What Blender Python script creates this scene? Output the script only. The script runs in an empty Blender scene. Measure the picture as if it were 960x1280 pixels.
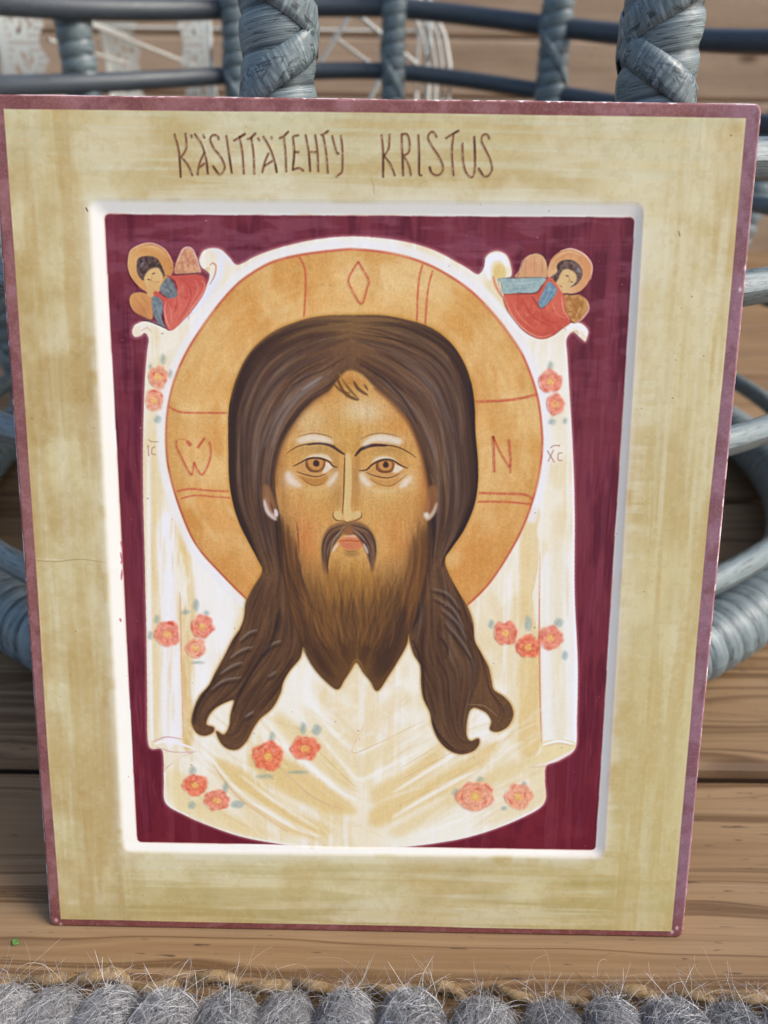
import bpy, bmesh, math, random
import numpy as np
from mathutils import Vector, Matrix

random.seed(7); rng = np.random.default_rng(7)
sc = bpy.context.scene
C = sc.collection
R = math.radians

# ------------------------------------------------------------------ camera
FOC = 924.0                      # focal length in pixels of the 960 x 1280 photograph
CAM = Vector((0.00520, -0.17928, 0.28317))
PITCH = R(28.0); ROLL = 0.01262
cam_d = bpy.data.cameras.new('camera'); cam = bpy.data.objects.new('camera', cam_d); C.objects.link(cam)
camR = Matrix.Rotation(math.pi/2-PITCH, 3, 'X') @ Matrix.Rotation(ROLL, 3, 'Z')
cam.matrix_world = Matrix.Translation(CAM) @ camR.to_4x4()
cam_d.sensor_fit = 'VERTICAL'; cam_d.sensor_height = 36; cam_d.lens = 36*FOC/1280
cam_d.clip_start = 0.01; cam_d.clip_end = 200
cam_d.dof.use_dof = True; cam_d.dof.focus_distance = 0.262; cam_d.dof.aperture_fstop = 8.5
cam_d.dof.aperture_blades = 0
sc.camera = cam

# ------------------------------------------------------------------ world, sun, exposure
w = bpy.data.worlds.new('World'); sc.world = w; w.use_nodes = True
nt = w.node_tree; bg = nt.nodes['Background']
sky = nt.nodes.new('ShaderNodeTexSky'); sky.sky_type = 'NISHITA'; sky.sun_disc = False
SUN_EL, SUN_AZ = R(43), R(101)   # azimuth from north (+Y) clockwise: the light comes from the right and a little from the front
sky.sun_elevation = SUN_EL; sky.sun_rotation = SUN_AZ; sky.air_density = 1.0; sky.dust_density = 3.0; sky.ozone_density = 1.0
nt.links.new(sky.outputs[0], bg.inputs[0]); bg.inputs[1].default_value = 0.14
sd = bpy.data.lights.new('sun', 'SUN'); sun = bpy.data.objects.new('sun', sd); C.objects.link(sun)
sd.energy = 1.6; sd.angle = R(26); sd.color = (1.0, 0.955, 0.88)
sdir = Vector((math.sin(SUN_AZ)*math.cos(SUN_EL), math.cos(SUN_AZ)*math.cos(SUN_EL), math.sin(SUN_EL)))
sun.rotation_euler = sdir.to_track_quat('Z', 'Y').to_euler(); sun.location = (1, -1, 2)
sc.view_settings.view_transform = 'Standard'; sc.view_settings.look = 'None'
sc.view_settings.exposure = 0.66; sc.view_settings.gamma = 1.0
sc.cycles.max_bounces = 6; sc.cycles.diffuse_bounces = 3; sc.cycles.use_denoising = True

PAINT_VALUE, PAINT_SAT = 0.95, 1.0
CR = {-.0345: (-36.44, 36.44), .1040: (math.pi-36.44, math.pi+36.44)}   # where the outer strips cross on the two near posts

# ------------------------------------------------------------------ helpers
def tag(o, label=None, cat=None, group=None, kind=None):
    if label: o['label'] = label
    if cat: o['category'] = cat
    if group: o['group'] = group
    if kind: o['kind'] = kind
    return o
def empty(name, loc=(0, 0, 0), rot=(0, 0, 0), parent=None):
    o = bpy.data.objects.new(name, None); C.objects.link(o); o.location = loc; o.rotation_euler = rot; o.parent = parent
    o.empty_display_size = 0.02
    return o
def mk(name, verts, faces, mat, parent=None, smooth=True, uvs=None, attr=None):
    me = bpy.data.meshes.new(name); me.from_pydata([tuple(v) for v in verts], [], [tuple(f) for f in faces]); me.update()
    if uvs is not None:
        uv = me.uv_layers.new(name='UVMap'); idx = np.empty(len(me.loops), np.int32); me.loops.foreach_get('vertex_index', idx)
        uv.data.foreach_set('uv', np.asarray(uvs, np.float32)[idx].ravel())
    if attr is not None:
        a = me.attributes.new('rnd', 'FLOAT', 'POINT'); a.data.foreach_set('value', np.asarray(attr, np.float32))
    if smooth: me.polygons.foreach_set('use_smooth', [True]*len(me.polygons))
    me.materials.append(mat)
    o = bpy.data.objects.new(name, me); C.objects.link(o); o.parent = parent
    return o

# ------------------------------------------------------------------ the board's pose
BW, BH, BT = 0.25, 0.30407, 0.015
LEAN, YAW, DEEP = 0.31384, -0.00630, 0.0009
BOARD = Matrix.Rotation(YAW, 4, 'Z') @ Matrix.Rotation(math.pi/2-LEAN, 4, 'X')   # local x right, y up along the board, z out of its face
BI = BOARD.inverted(); c_l = BI @ CAM
d_M = np.array(BI.to_3x3() @ camR)
def P(px, py, deep=0.0):
    """where a measured point of the painting lies on the board (local metres)"""
    d = d_M @ np.array([(px-480)/FOC, -(py-640)/FOC, -1.0])
    t = (-deep-c_l.z)/d[2]
    return c_l.x+t*d[0], c_l.y+t*d[1]
# ------------------------------------------------------------------ the painting (computed, brush stroke by brush stroke)
SC = 5000.0                       # canvas pixels per metre
CW, CH = int(BW*SC), int(BH*SC)
cv = np.zeros((CH, CW, 3), np.float32)
RG = np.random.default_rng(11)
PX = 1.44                         # canvas pixels per photograph pixel
def K(pts, deep=DEEP):
    a = np.array([P(x, y, deep) for x, y in pts]); return np.stack([(a[:, 0]+BW/2)*SC, (BH-a[:, 1])*SC], 1)
def spl(p, closed=False, n=8):
    p = np.asarray(p, float); N = len(p)
    if N < 3 and not closed: return p[0]+(p[-1]-p[0])*np.linspace(0, 1, n+1)[:, None]
    out = []; t = np.linspace(0, 1, n, endpoint=False)[:, None]
    for i in range(N if closed else N-1):
        g = (lambda k: p[k % N]) if closed else (lambda k: p[min(max(k, 0), N-1)])
        a, b, c, d = g(i-1), g(i), g(i+1), g(i+2)
        out.append(.5*(2*b+(c-a)*t+(2*a-5*b+4*c-d)*t*t+(3*b-a-3*c+d)*t**3))
    o = np.concatenate(out)
    return o if closed else np.vstack([o, p[-1]])
def resamp(p, n):
    s = np.r_[0, np.cumsum(np.hypot(*np.diff(p, axis=0).T))]; t = np.linspace(0, s[-1], n)
    return np.stack([np.interp(t, s, p[:, 0]), np.interp(t, s, p[:, 1])], 1)
def blur(m, s):
    if s < .25: return m
    r = int(s*2.5+1); k = np.exp(-np.arange(-r, r+1)**2/(2*s*s)); k /= k.sum()
    for ax in (0, 1):
        o = np.zeros_like(m)
        for i, kk in enumerate(k):
            d = i-r
            if ax == 0:
                if d >= 0: o[:m.shape[0]-d or None] += kk*m[d:] if d < m.shape[0] else 0
                else: o[-d:] += kk*m[:d] if -d < m.shape[0] else 0
            else:
                if d >= 0: o[:, :m.shape[1]-d or None] += kk*m[:, d:] if d < m.shape[1] else 0
                else: o[:, -d:] += kk*m[:, :d] if -d < m.shape[1] else 0
        m = o
    return m
def mask(poly, soft=.6):
    """soft filled mask of a closed outline, with its box"""
    pad = int(soft*3)+3
    x0 = max(int(poly[:, 0].min())-pad, 0); x1 = min(int(poly[:, 0].max())+pad+2, CW)
    y0 = max(int(poly[:, 1].min())-pad, 0); y1 = min(int(poly[:, 1].max())+pad+2, CH)
    if x1-x0 < 2 or y1-y0 < 2: return None
    S = 2; W_, H_ = (x1-x0)*S, (y1-y0)*S
    acc = np.zeros((H_, W_+1), np.float32)
    q = np.roll(poly, -1, 0)
    for (ax, ay), (bx, by) in zip((poly-(x0, y0))*S, (q-(x0, y0))*S):
        if ay == by: continue
        sgn = 1
        if ay > by: ax, ay, bx, by, sgn = bx, by, ax, ay, -1
        r0, r1 = max(int(math.ceil(ay-.5)), 0), min(int(math.ceil(by-.5)), H_)
        if r1 <= r0: continue
        r = np.arange(r0, r1); x = ax+(r+.5-ay)*(bx-ax)/(by-ay)
        np.add.at(acc, (r, np.clip(np.ceil(x-.5), 0, W_).astype(int)), sgn)
    m = (np.cumsum(acc, 1)[:, :W_] != 0).astype(np.float32)
    m = m.reshape(y1-y0, S, x1-x0, S).mean((1, 3))
    return blur(m, soft), (x0, y0, x1, y1)
_nz = {}
def noise(sx, sy, seed=0, oct=3):
    k = (sx, sy, seed, oct)
    if k in _nz: return _nz[k]
    g = np.random.default_rng(seed+101); tot = np.zeros((CH, CW), np.float32); am = 1.
    for o in range(oct):
        gx, gy = int(CW/sx*2**o)+3, int(CH/sy*2**o)+3; gx = min(gx, CW+3); gy = min(gy, CH+3)
        a = g.random((gy, gx)).astype(np.float32)
        def ax(n, m):
            t = np.linspace(0, m-2.001, n); i = t.astype(int); f = t-i; return i, (f*f*(3-2*f)).astype(np.float32)
        i, f = ax(CH, gy); a = a[i]*(1-f)[:, None]+a[i+1]*f[:, None]
        i, f = ax(CW, gx); a = a[:, i]*(1-f)+a[:, i+1]*f
        tot += am*a; am *= .55
    tot -= tot.mean(); tot /= tot.std()*2.4
    _nz[k] = np.clip(tot+.5, 0, 1); return _nz[k]
def col(c): return np.array(c, np.float32)/255.
def lay(m, box, c, a=1., tex=None, c2=None, brk=None):
    x0, y0, x1, y1 = box; s = (slice(y0, y1), slice(x0, x1))
    cc = col(c)
    if c2 is not None:
        n = tex[s][..., None]; cc = cc*(1-n)+col(c2)*n
    al = m*a
    if brk is not None: al = al*np.clip((brk[s]-.2)*2.2, 0, 1)
    cv[s] += (cc-cv[s])*al[..., None]
def fill(pts, c, a=1., soft=.7, c2=None, tex=None, brk=None, closed=True, curve=True, deep=DEEP):
    p = K(pts, deep)
    if curve: p = spl(p, True)
    r = mask(p, soft)
    if r: lay(r[0], r[1], c, a, tex, c2, brk)
def ribbon(p, w, taper=1):
    n = len(p); d = np.gradient(p, axis=0); L = np.hypot(*d.T)+1e-6; nn = np.stack([-d[:, 1], d[:, 0]], 1)/L[:, None]
    t = np.linspace(0, 1, n)
    if taper == 1: h = np.sin(np.pi*np.clip(t*.92+.04, 0, 1))**.6
    elif taper == 0: h = np.ones(n)
    else: h = (1-t)**.6
    h = (h*w/2)[:, None]
    return np.vstack([p+nn*h, (p-nn*h)[::-1]])
def st(pts, w, c, a=1., soft=.6, taper=1, deep=DEEP, brk=None, raw=False, n=8):
    p = pts if raw else spl(K(pts, deep), n=n)
    r = mask(ribbon(p, w*PX, taper), soft)
    if r: lay(r[0], r[1], c, a, brk=brk)
def strands(A, B, n, cols, w=(1, 2.5), a=(.2, .5), seg=(.25, .7), soft=.8, lo=0, hi=1, t0=0., t1=1., deep=DEEP, wob=1.2):
    A = resamp(spl(K(A, deep)), 60); B = resamp(spl(K(B, deep)), 60)
    for _ in range(n):
        u = RG.uniform(lo, hi); L = RG.uniform(*seg); s = RG.uniform(t0, max(t1-L, t0+.001)); e = min(s+L, t1)
        i0, i1 = int(s*59), max(int(e*59), int(s*59)+4)
        i1 = min(i1, 59)
        if i1-i0 < 3: continue
        k = np.arange(i0, i1+1); uu = u+.03*wob*np.sin(np.linspace(0, 3, len(k))+RG.uniform(0, 6))
        p = A[k]*(1-uu)[:, None]+B[k]*uu[:, None]
        st(p, RG.uniform(*w), cols[RG.integers(len(cols))], RG.uniform(*a), soft, raw=True)

n_big = noise(160, 160, 1); n_mid = noise(45, 45, 2); n_v = noise(14, 240, 3); n_h = noise(240, 14, 4); n_f = noise(5, 5, 5, 2)
n_s = noise(9, 60, 6); n_sp = noise(2.4, 2.4, 7, 1)

# --- measured outlines
FIELD4 = [(131, 268), (793, 272), (744, 1062), (172, 1052)]
BEV4 = [(109, 247), (806, 252), (756, 1074), (152, 1067)]
CLOTH = [(427, 296), (470, 297), (510, 303), (545, 314), (580, 333), (597, 343), (605, 334), (607, 322), (613, 316), (623, 314), (633, 319), (638, 330), (639, 345),
         (626, 352), (631, 372), (641, 395), (655, 413), (672, 422), (690, 420), (704, 410), (716, 403), (728, 405), (735, 413), (734, 421), (731, 427), (724, 421), (716, 415), (708, 424),
         (709, 445), (713, 510), (716, 570), (718, 640), (718, 740), (722, 830), (721, 900), (719, 935), (700, 950), (683, 957), (681, 975), (680, 1004), (650, 1023), (600, 1042), (550, 1053), (480, 1060),
         (390, 1059), (340, 1053), (300, 1045), (262, 1032), (230, 1018), (207, 1003), (205, 975), (203, 938), (186, 932), (184, 880), (183, 800), (181, 700), (179, 620), (179, 540), (181, 480), (184, 440), (186, 424),
         (181, 416), (175, 420), (168, 421), (165, 414), (169, 406), (180, 402), (193, 403), (205, 410), (213, 413), (225, 404), (243, 385), (256, 362), (262, 345), (258, 338), (252, 334), (249, 325), (254, 314), (265, 310), (276, 312), (286, 321), (297, 331),
         (320, 320), (345, 311), (385, 301)]
HALO = [(447, 312), (490, 317), (528, 328), (560, 344), (590, 365), (617, 393), (640, 423), (656, 450), (671, 493), (677, 535), (677, 570), (670, 610), (657, 650), (640, 685), (612, 728), (583, 757), (520, 790), (440, 800), (360, 785),
        (308, 748), (275, 715), (245, 680), (225, 635), (212, 590), (208, 555), (210, 510), (220, 470), (238, 432), (265, 392), (290, 362), (310, 345), (340, 328), (374, 319), (420, 313)]
HAIR = [(440, 394), (475, 394), (505, 399), (537, 409), (560, 425), (577, 448), (588, 475), (593, 505), (594, 540), (597, 575), (597, 605), (592, 634), (580, 662), (565, 684), (556, 699),
        (561, 717), (572, 738), (584, 758), (591, 778), (593, 800), (601, 816), (610, 833), (614, 850), (617, 862), (630, 871), (639, 882), (641, 895), (634, 908), (622, 914), (613, 911), (615, 901), (609, 891), (600, 886), (592, 884),
        (586, 890), (583, 905), (583, 919), (588, 926), (598, 923), (598, 931), (590, 939), (575, 942), (560, 936), (548, 923), (541, 906), (538, 890), (530, 873), (527, 855), (526, 832), (518, 818), (513, 802), (511, 791),
        (508, 806), (497, 826), (485, 845), (472, 863), (464, 851), (455, 840), (446, 827), (438, 838), (430, 850), (422, 861), (408, 851), (395, 837), (385, 821), (379, 808),
        (375, 822), (362, 838), (354, 852), (350, 867), (340, 885), (325, 898), (316, 911), (308, 926), (297, 936), (285, 935), (276, 927), (271, 914), (280, 918), (287, 908), (289, 892), (293, 875), (283, 877), (270, 884), (261, 894), (258, 905), (267, 909), (266, 915), (256, 919), (246, 915), (240, 902), (243, 886), (250, 870), (262, 856), (270, 840), (282, 818),
        (291, 800), (301, 785), (306, 770), (308, 752), (316, 735), (328, 714), (323, 700), (312, 679), (300, 655), (292, 630), (287, 600), (286, 560), (286, 520), (289, 497), (297, 470), (313, 440), (340, 416), (375, 401), (405, 395)]
BEARD = [(352, 640), (364, 655), (385, 668), (405, 660), (436, 652), (470, 662), (490, 672), (515, 660), (530, 640), (532, 690), (525, 740), (515, 775), (508, 806), (497, 826), (485, 845), (472, 863), (464, 851), (455, 840), (446, 827), (438, 838), (430, 850), (422, 861), (408, 851), (395, 837), (385, 821), (376, 800), (362, 755), (354, 700)]
FACE = [(436, 463), (452, 468), (466, 482), (490, 503), (510, 527), (521, 552), (529, 577), (534, 605), (537, 630), (533, 660), (528, 700), (515, 740), (480, 765), (440, 770), (400, 765), (370, 735), (358, 700), (352, 655), (346, 625), (344, 600), (347, 578), (355, 552), (372, 524), (392, 502), (412, 488), (424, 473)]

# --- parchment border with its red-brown edge
cv[:] = col((220, 206, 160))
full = (0, 0, CW, CH); one = np.ones((CH, CW), np.float32)
Y, X = np.mgrid[0:CH, 0:CW].astype(np.float32)
side = np.clip((np.abs(X/CW-.5)-.375)*40, 0, 1)          # the side bars are brushed upright, the others across
stre = n_v*side+n_h*(1-side)
lay(one, full, (196, 170, 114), .7*np.clip(n_big*1.5-.35, 0, 1))
lay(one, full, (222, 212, 176), .7*np.clip(stre*1.7-.75, 0, 1))
lay(one, full, (196, 164, 104), .6*np.clip(noise(30, 420, 21)*2-1.1, 0, 1)*side)
lay(one, full, (178, 160, 96), .65*np.clip(noise(420, 20, 22)*2-1.0, 0, 1)*(1-side)*np.clip((Y/CH-.86)*12, 0, 1))
lay(one, full, (206, 188, 120), .5*np.clip((X/CW-.6)*2, 0, 1)*np.clip((Y/CH-.3)*2, 0, 1))
lay(one, full, (172, 134, 74), .45*np.clip(1-X/CW*6, 0, 1)*n_mid)
lay(one, full, (200, 197, 160), .6*np.clip(1-Y/CH*9, 0, 1)*np.clip(n_h*1.4, 0, 1))
lay(one, full, (160, 118, 60), .35*np.exp(-((X-150)/26)**2)*noise(20, 150, 23)*np.clip((Y/CH-.1)*5, 0, 1))
lay(one, full, (172, 122, 62), .42*np.exp(-((X-(CW-176-0*Y))/16)**2)*noise(16, 190, 24)*np.clip((Y/CH-.12)*5, 0, 1)*np.clip((.9-Y/CH)*9, 0, 1))
lay(one, full, (196, 160, 94), .42*np.clip(noise(110, 260, 25, 3)*2-1.05, 0, 1)*np.clip(1.25-X/CW*1.3, .25, 1)*np.clip(.4+Y/CH, 0, 1))
lay(one, full, (186, 168, 104), .4*np.clip(noise(300, 40, 26, 3)*2-1.0, 0, 1)*np.clip((Y/CH-.84)*14, 0, 1))
lay(one, full, (232, 224, 194), .45*np.clip(noise(80, 80, 27, 3)*2-1.1, 0, 1)*np.clip(1.2-Y/CH*1.6, .15, 1))
lay(one, full, (170, 136, 76), .12*np.clip(noise(12, 12, 28, 3)*2-1.2, 0, 1)); lay(one, full, (236, 230, 204), .12*np.clip(noise(10, 10, 29, 3)*2-1.2, 0, 1))
lay(one, full, (200, 180, 124), .22*np.clip(noise(16, 90, 30, 3)*2-1.1, 0, 1)*side)
for _ in range(520):                                      # brush marks
    v = RG.random() < .5
    if v: x = RG.choice([RG.uniform(28, 130), RG.uniform(CW-150, CW-30)]); y = RG.uniform(30, CH-180); p = np.array([[x, y], [x+RG.normal(0, 2), y+60], [x+RG.normal(0, 4), y+RG.uniform(90, 260)]])
    else: y = RG.choice([RG.uniform(34, 185), RG.uniform(CH-175, CH-28)]); x = RG.uniform(30, CW-260); p = np.array([[x, y], [x+60, y+RG.normal(0, 2)], [x+RG.uniform(90, 300), y+RG.normal(0, 4)]])
    st(spl(p), RG.uniform(1, 7), [(224, 216, 184), (190, 164, 106), (214, 198, 146), (204, 192, 150), (182, 150, 92)][RG.integers(5)], RG.uniform(.04, .13), 1.6, raw=True)
for _ in range(26):
    x, y = RG.uniform(150, CW-150), RG.choice([RG.uniform(60, 150), RG.uniform(CH-150, CH-60)])
    lay(*mask(np.array([[x, y], [x+30, y-7], [x+70, y+3], [x+30, y+9]]), 9), (226, 218, 186) if y < 400 else (160, 140, 80), .35)

# white sloping edge of the sunk centre
B4 = K(BEV4, 0.0); B4m = B4.mean(0)
def rrect(q, r, n=5, grow=0.):
    q = q+(q-q.mean(0))/np.linalg.norm(q-q.mean(0), axis=1)[:, None]*grow
    o = []
    for i in range(4):
        a, b, c = q[i-1], q[i], q[(i+1) % 4]; u = (a-b)/np.linalg.norm(a-b)*r; v = (c-b)/np.linalg.norm(c-b)*r
        for t in np.linspace(0, 1, n): o.append((1-t)**2*(b+u)+2*t*(1-t)*b+t*t*(b+v))
    return np.array(o)
for gr, sf, al in ((22, 13, .32), (8, 5, .45), (-5, 3, .95)):
    m, b = mask(rrect(B4, 16, grow=gr), sf); lay(m, b, (232, 226, 204) if gr > 0 else (246, 242, 233), al, brk=noise(60, 60, 9)+.25 if gr > 0 else None)
lay(np.clip((X/CW-.8)*10, 0, 1), full, (214, 205, 200), .0)
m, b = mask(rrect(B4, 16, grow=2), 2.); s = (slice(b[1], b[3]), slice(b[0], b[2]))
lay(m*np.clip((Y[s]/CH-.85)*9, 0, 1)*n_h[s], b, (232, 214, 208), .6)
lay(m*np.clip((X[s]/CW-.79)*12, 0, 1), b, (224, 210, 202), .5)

# claret field
F4 = K(FIELD4, DEEP)
m, b = mask(rrect(F4, 10, grow=2.5), 1.4); lay(m, b, (212, 138, 104), .5, brk=noise(80, 80, 12))
m, b = mask(rrect(F4, 9), .9); s = (slice(b[1], b[3]), slice(b[0], b[2]))
lay(m, b, (120, 48, 60))
lay(m*np.clip(noise(22, 90, 31)[s]*2-1, 0, 1), b, (90, 32, 48), .7)
lay(m*np.clip(noise(60, 18, 32)[s]*2-.95, 0, 1)*np.clip(1-(Y[s]/CH-.16)*4, 0, 1), b, (142, 80, 94), .55)
lay(m*np.clip((Y[s]/CH-.55)*3, 0, 1), b, (110, 28, 42), .8)
lay(m*np.clip(n_mid[s]*2-1.2, 0, 1)*np.clip((Y[s]/CH-.6)*3, 0, 1), b, (140, 50, 58), .55)
lay(m*np.clip(n_v[s]*2-1.25, 0, 1), b, (146, 74, 88), .35)
keep = cv.copy()
for _ in range(420):
    x = RG.choice([RG.uniform(190, 260), RG.uniform(1010, 1085)]); y = RG.uniform(235, CH-260); L = RG.uniform(30, 130)
    st(spl(np.array([[x, y], [x+RG.normal(0, 1.5), y+L/2], [x+RG.normal(0, 3), y+L]])), RG.uniform(.7, 3), [(78, 30, 52), (140, 66, 90), (120, 50, 74), (96, 30, 50)][RG.integers(4)], RG.uniform(.12, .4), .9, raw=True)
for _ in range(130):
    x = RG.uniform(195, 1030); y = RG.uniform(212, 262)
    L = RG.uniform(20, 110); st(spl(np.array([[x, y], [x+L/2, y+RG.normal(0, 2)], [x+L, y+RG.normal(0, 4)]])), RG.uniform(1, 4), [(82, 34, 56), (150, 82, 106), (124, 56, 82)][RG.integers(3)], RG.uniform(.12, .35), 1.1, raw=True)
for _ in range(90):
    x, y = RG.uniform(190, 1060), RG.uniform(225, 1330); st(np.array([[x, y], [x+1, y+.5], [x+2, y+1.2]]), RG.uniform(.8, 1.5), (214, 170, 176), RG.uniform(.2, .7), .6, raw=True)

M_ = np.zeros((CH, CW, 1), np.float32); mm, bb = mask(rrect(F4, 9, grow=1), .9); M_[bb[1]:bb[3], bb[0]:bb[2], 0] = mm; cv = keep*(1-M_)+cv*M_
for yy in (676, 690, 700, 712, 772):
    st([(151+RG.normal(0, 1), yy), (152+RG.normal(0, 1), yy+RG.uniform(4, 14))], 2.4, (190, 70, 90), .7)
# --- white cloth
keep = cv.copy(); st([*CLOTH, CLOTH[0]], 5.0, (196, 120, 132), .6, 1.4, taper=0); cv = keep*(1-M_)+cv*M_
fill(CLOTH, (246, 232, 202), 1, .9, c2=(250, 243, 226), tex=n_big)
mC, bC = mask(spl(K(CLOTH), True), .8)
sC = (slice(bC[1], bC[3]), slice(bC[0], bC[2]))
lay(mC*np.clip(noise(70, 110, 41)[sC]*2-1.05, 0, 1), bC, (236, 210, 154), .5)
lay(mC*np.clip(n_v[sC]*2-1.2, 0, 1), bC, (252, 250, 248), .6)
def inC(fn):                                               # keep a stroke inside the cloth
    global cv
    keep = cv.copy(); fn(); M = np.zeros((CH, CW, 1), np.float32); M[sC] = mC[..., None]
    cv = keep*(1-M)+cv*M
OC, OC2, WH, PK = (234, 202, 136), (222, 180, 106), (253, 248, 238), (224, 170, 152)
def cloth_folds():
    # hanging sides
    fill([(186, 560), (200, 560), (203, 740), (206, 800), (196, 925), (190, 925), (187, 740)], OC, .4, 4)
    fill([(196, 660), (216, 650), (222, 790), (226, 880), (226, 920), (204, 922), (200, 760)], (250, 246, 248), .85, 3)
    fill([(222, 650), (240, 690), (246, 760), (244, 860), (240, 925), (228, 925), (226, 800), (222, 720)], OC, .75, 3, brk=noise(20, 80, 42)+.2)
    fill([(228, 830), (238, 830), (240, 925), (230, 930)], OC2, .55, 2)
    st([(225, 740), (227, 830), (229, 923)], 1.6, (222, 150, 130), .7)
    fill([(236, 660), (252, 690), (290, 745), (300, 760), (285, 800), (250, 870), (240, 860), (246, 780), (240, 720)], (252, 249, 246), .7, 4)
    for i in range(60):
        x = RG.uniform(188, 242); y = RG.uniform(600, 880); st([(x, y), (x+RG.normal(0, 1), y+RG.uniform(20, 70))], RG.uniform(1, 4), [OC, WH, (240, 222, 180)][RG.integers(3)], RG.uniform(.15, .5), 1.3)
    fill([(652, 660), (676, 640), (676, 760), (678, 860), (676, 930), (650, 948), (648, 850), (650, 760)], OC, .65, 3, brk=noise(20, 80, 43)+.3)
    fill([(652, 820), (672, 820), (676, 928), (656, 944), (650, 900)], OC, .65, 2.5)
    fill([(679, 700), (700, 690), (716, 700), (719, 800), (718, 920), (695, 922), (680, 925), (676, 800)], (249, 246, 240), .8, 2)
    fill([(690, 650), (704, 650), (704, 800), (708, 910), (692, 915), (688, 800)], (240, 224, 186), .6, 4)
    st([(675, 690), (674, 780), (675, 870), (677, 930)], 2.0, (222, 140, 118), .85)
    st([(714, 450), (717, 570), (718, 700), (720, 830), (718, 930)], 5, (253, 251, 255), .9, 1.2, taper=0)
    st([(186, 560), (186, 700), (188, 830), (190, 925)], 5, (252, 250, 250), .8, 1.4, taper=0)
    fill([(186, 470), (206, 460), (206, 620), (188, 620)], (240, 222, 176), .5, 5)
    for i in range(70):
        x = RG.uniform(610, 712); y = RG.uniform(560, 860)
        if math.hypot(x-443, y-560) < 246: continue
        st([(x, y), (x+RG.normal(0, 1), y+RG.uniform(20, 80))], RG.uniform(1, 5), [OC, WH, (242, 226, 186)][RG.integers(3)], RG.uniform(.12, .4), 1.6)
    # rolled hems
    fill([(677, 928), (700, 924), (719, 928), (718, 937), (700, 948), (678, 956), (660, 952), (676, 940)], (242, 222, 168), .9, 1)
    st([(678, 931), (698, 926), (718, 930)], 3.4, (253, 252, 255), .95); st([(678, 934), (698, 929), (717, 933)], 1.1, (214, 160, 170), .6)
    st([(656, 956), (684, 954), (719, 936)], 3.6, (250, 236, 234), .95); st([(660, 959), (688, 956), (720, 938)], 1.2, (206, 130, 138), .7)
    st([(191, 927), (208, 921), (229, 924)], 1.6, (208, 150, 160), .8); st([(193, 930), (212, 926), (244, 936)], 4.2, (252, 244, 246), .95)
    st([(195, 933), (218, 940), (246, 939)], 1.5, (206, 146, 160), .75); st([(246, 939), (226, 946), (206, 961)], 1.6, (212, 150, 150), .7)
    fill([(206, 942), (236, 942), (210, 956)], (246, 234, 206), .8, 1)
    # V folds of the lower part
    fill([(207, 965), (240, 972), (290, 1020), (330, 1046), (262, 1030), (212, 1002)], (240, 216, 156), .55, 6)
    fill([(270, 948), (302, 962), (352, 1004), (410, 1034), (400, 1048), (350, 1034), (300, 998), (276, 972)], OC, .9, 5)
    fill([(322, 932), (372, 955), (424, 994), (446, 1016), (404, 1014), (352, 988), (312, 955)], OC, .9, 5)
    fill([(350, 890), (392, 925), (430, 965), (444, 990), (410, 970), (370, 935), (344, 905)], (238, 210, 150), .7, 5)
    fill([(466, 985), (510, 960), (560, 925), (540, 965), (500, 992), (468, 1004)], (236, 206, 144), .8, 5)
    fill([(240, 1000), (290, 1018), (350, 1046), (300, 1042), (250, 1022)], (240, 214, 156), .5, 5)
    fill([(390, 850), (420, 872), (446, 905), (476, 880), (505, 860), (480, 905), (448, 935), (412, 900)], (240, 216, 168), .55, 6)
    fill([(378, 905), (410, 930), (440, 968), (430, 985), (400, 950), (370, 920)], (238, 214, 160), .6, 5)
    fill([(376, 880), (420, 920), (444, 945), (480, 928), (520, 900), (470, 960), (446, 975), (410, 940)], (240, 218, 170), .65, 5)
    fill([(468, 1008), (540, 975), (620, 925), (600, 962), (520, 1012), (468, 1034)], OC, .85, 5)
    fill([(490, 1035), (560, 995), (640, 950), (665, 960), (600, 990), (540, 1025), (500, 1046)], (236, 212, 156), .75, 5)
    fill([(650, 955), (680, 955), (680, 1000), (640, 1020), (600, 1030), (650, 1000), (664, 980)], (240, 220, 172), .6, 4)
    for p, w, a in (([(262, 945), (300, 990), (360, 1030), (400, 1046)], 6, .95), ([(335, 915), (372, 945), (420, 985), (446, 1000)], 6, .95), ([(300, 968), (345, 1002), (398, 1036)], 4, .8), ([(372, 850), (405, 900), (445, 940), (480, 925)], 5, .7), ([(396, 915), (430, 956), (450, 974), (482, 960), (524, 938)], 6, .7),
                    ([(492, 990), (540, 960), (575, 938)], 5, .95), ([(490, 1022), (540, 992), (600, 960)], 6, .9), ([(300, 985), (352, 1022), (404, 1046)], 4, .6), ([(520, 1045), (600, 1014), (650, 985)], 5, .6)):
        st(p, w, WH, a, 2.2)
    st([(266, 955), (300, 998), (360, 1040)], 1.3, PK, .85); st([(346, 955), (390, 995), (430, 1012)], 1.3, PK, .8); st([(398, 938), (430, 970), (446, 985)], 1.2, OC2, .6)
    st([(456, 905), (440, 940), (470, 930), (530, 900)], 1.4, (232, 190, 140), .7); st([(400, 950), (420, 970)], 1, PK, .6); st([(500, 960), (560, 925)], 1.2, (222, 186, 128), .6)
    st([(500, 975), (580, 932)], 1.2, (218, 160, 130), .5); st([(490, 1012), (560, 975), (600, 952)], 1.4, (226, 190, 130), .7)
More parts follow.
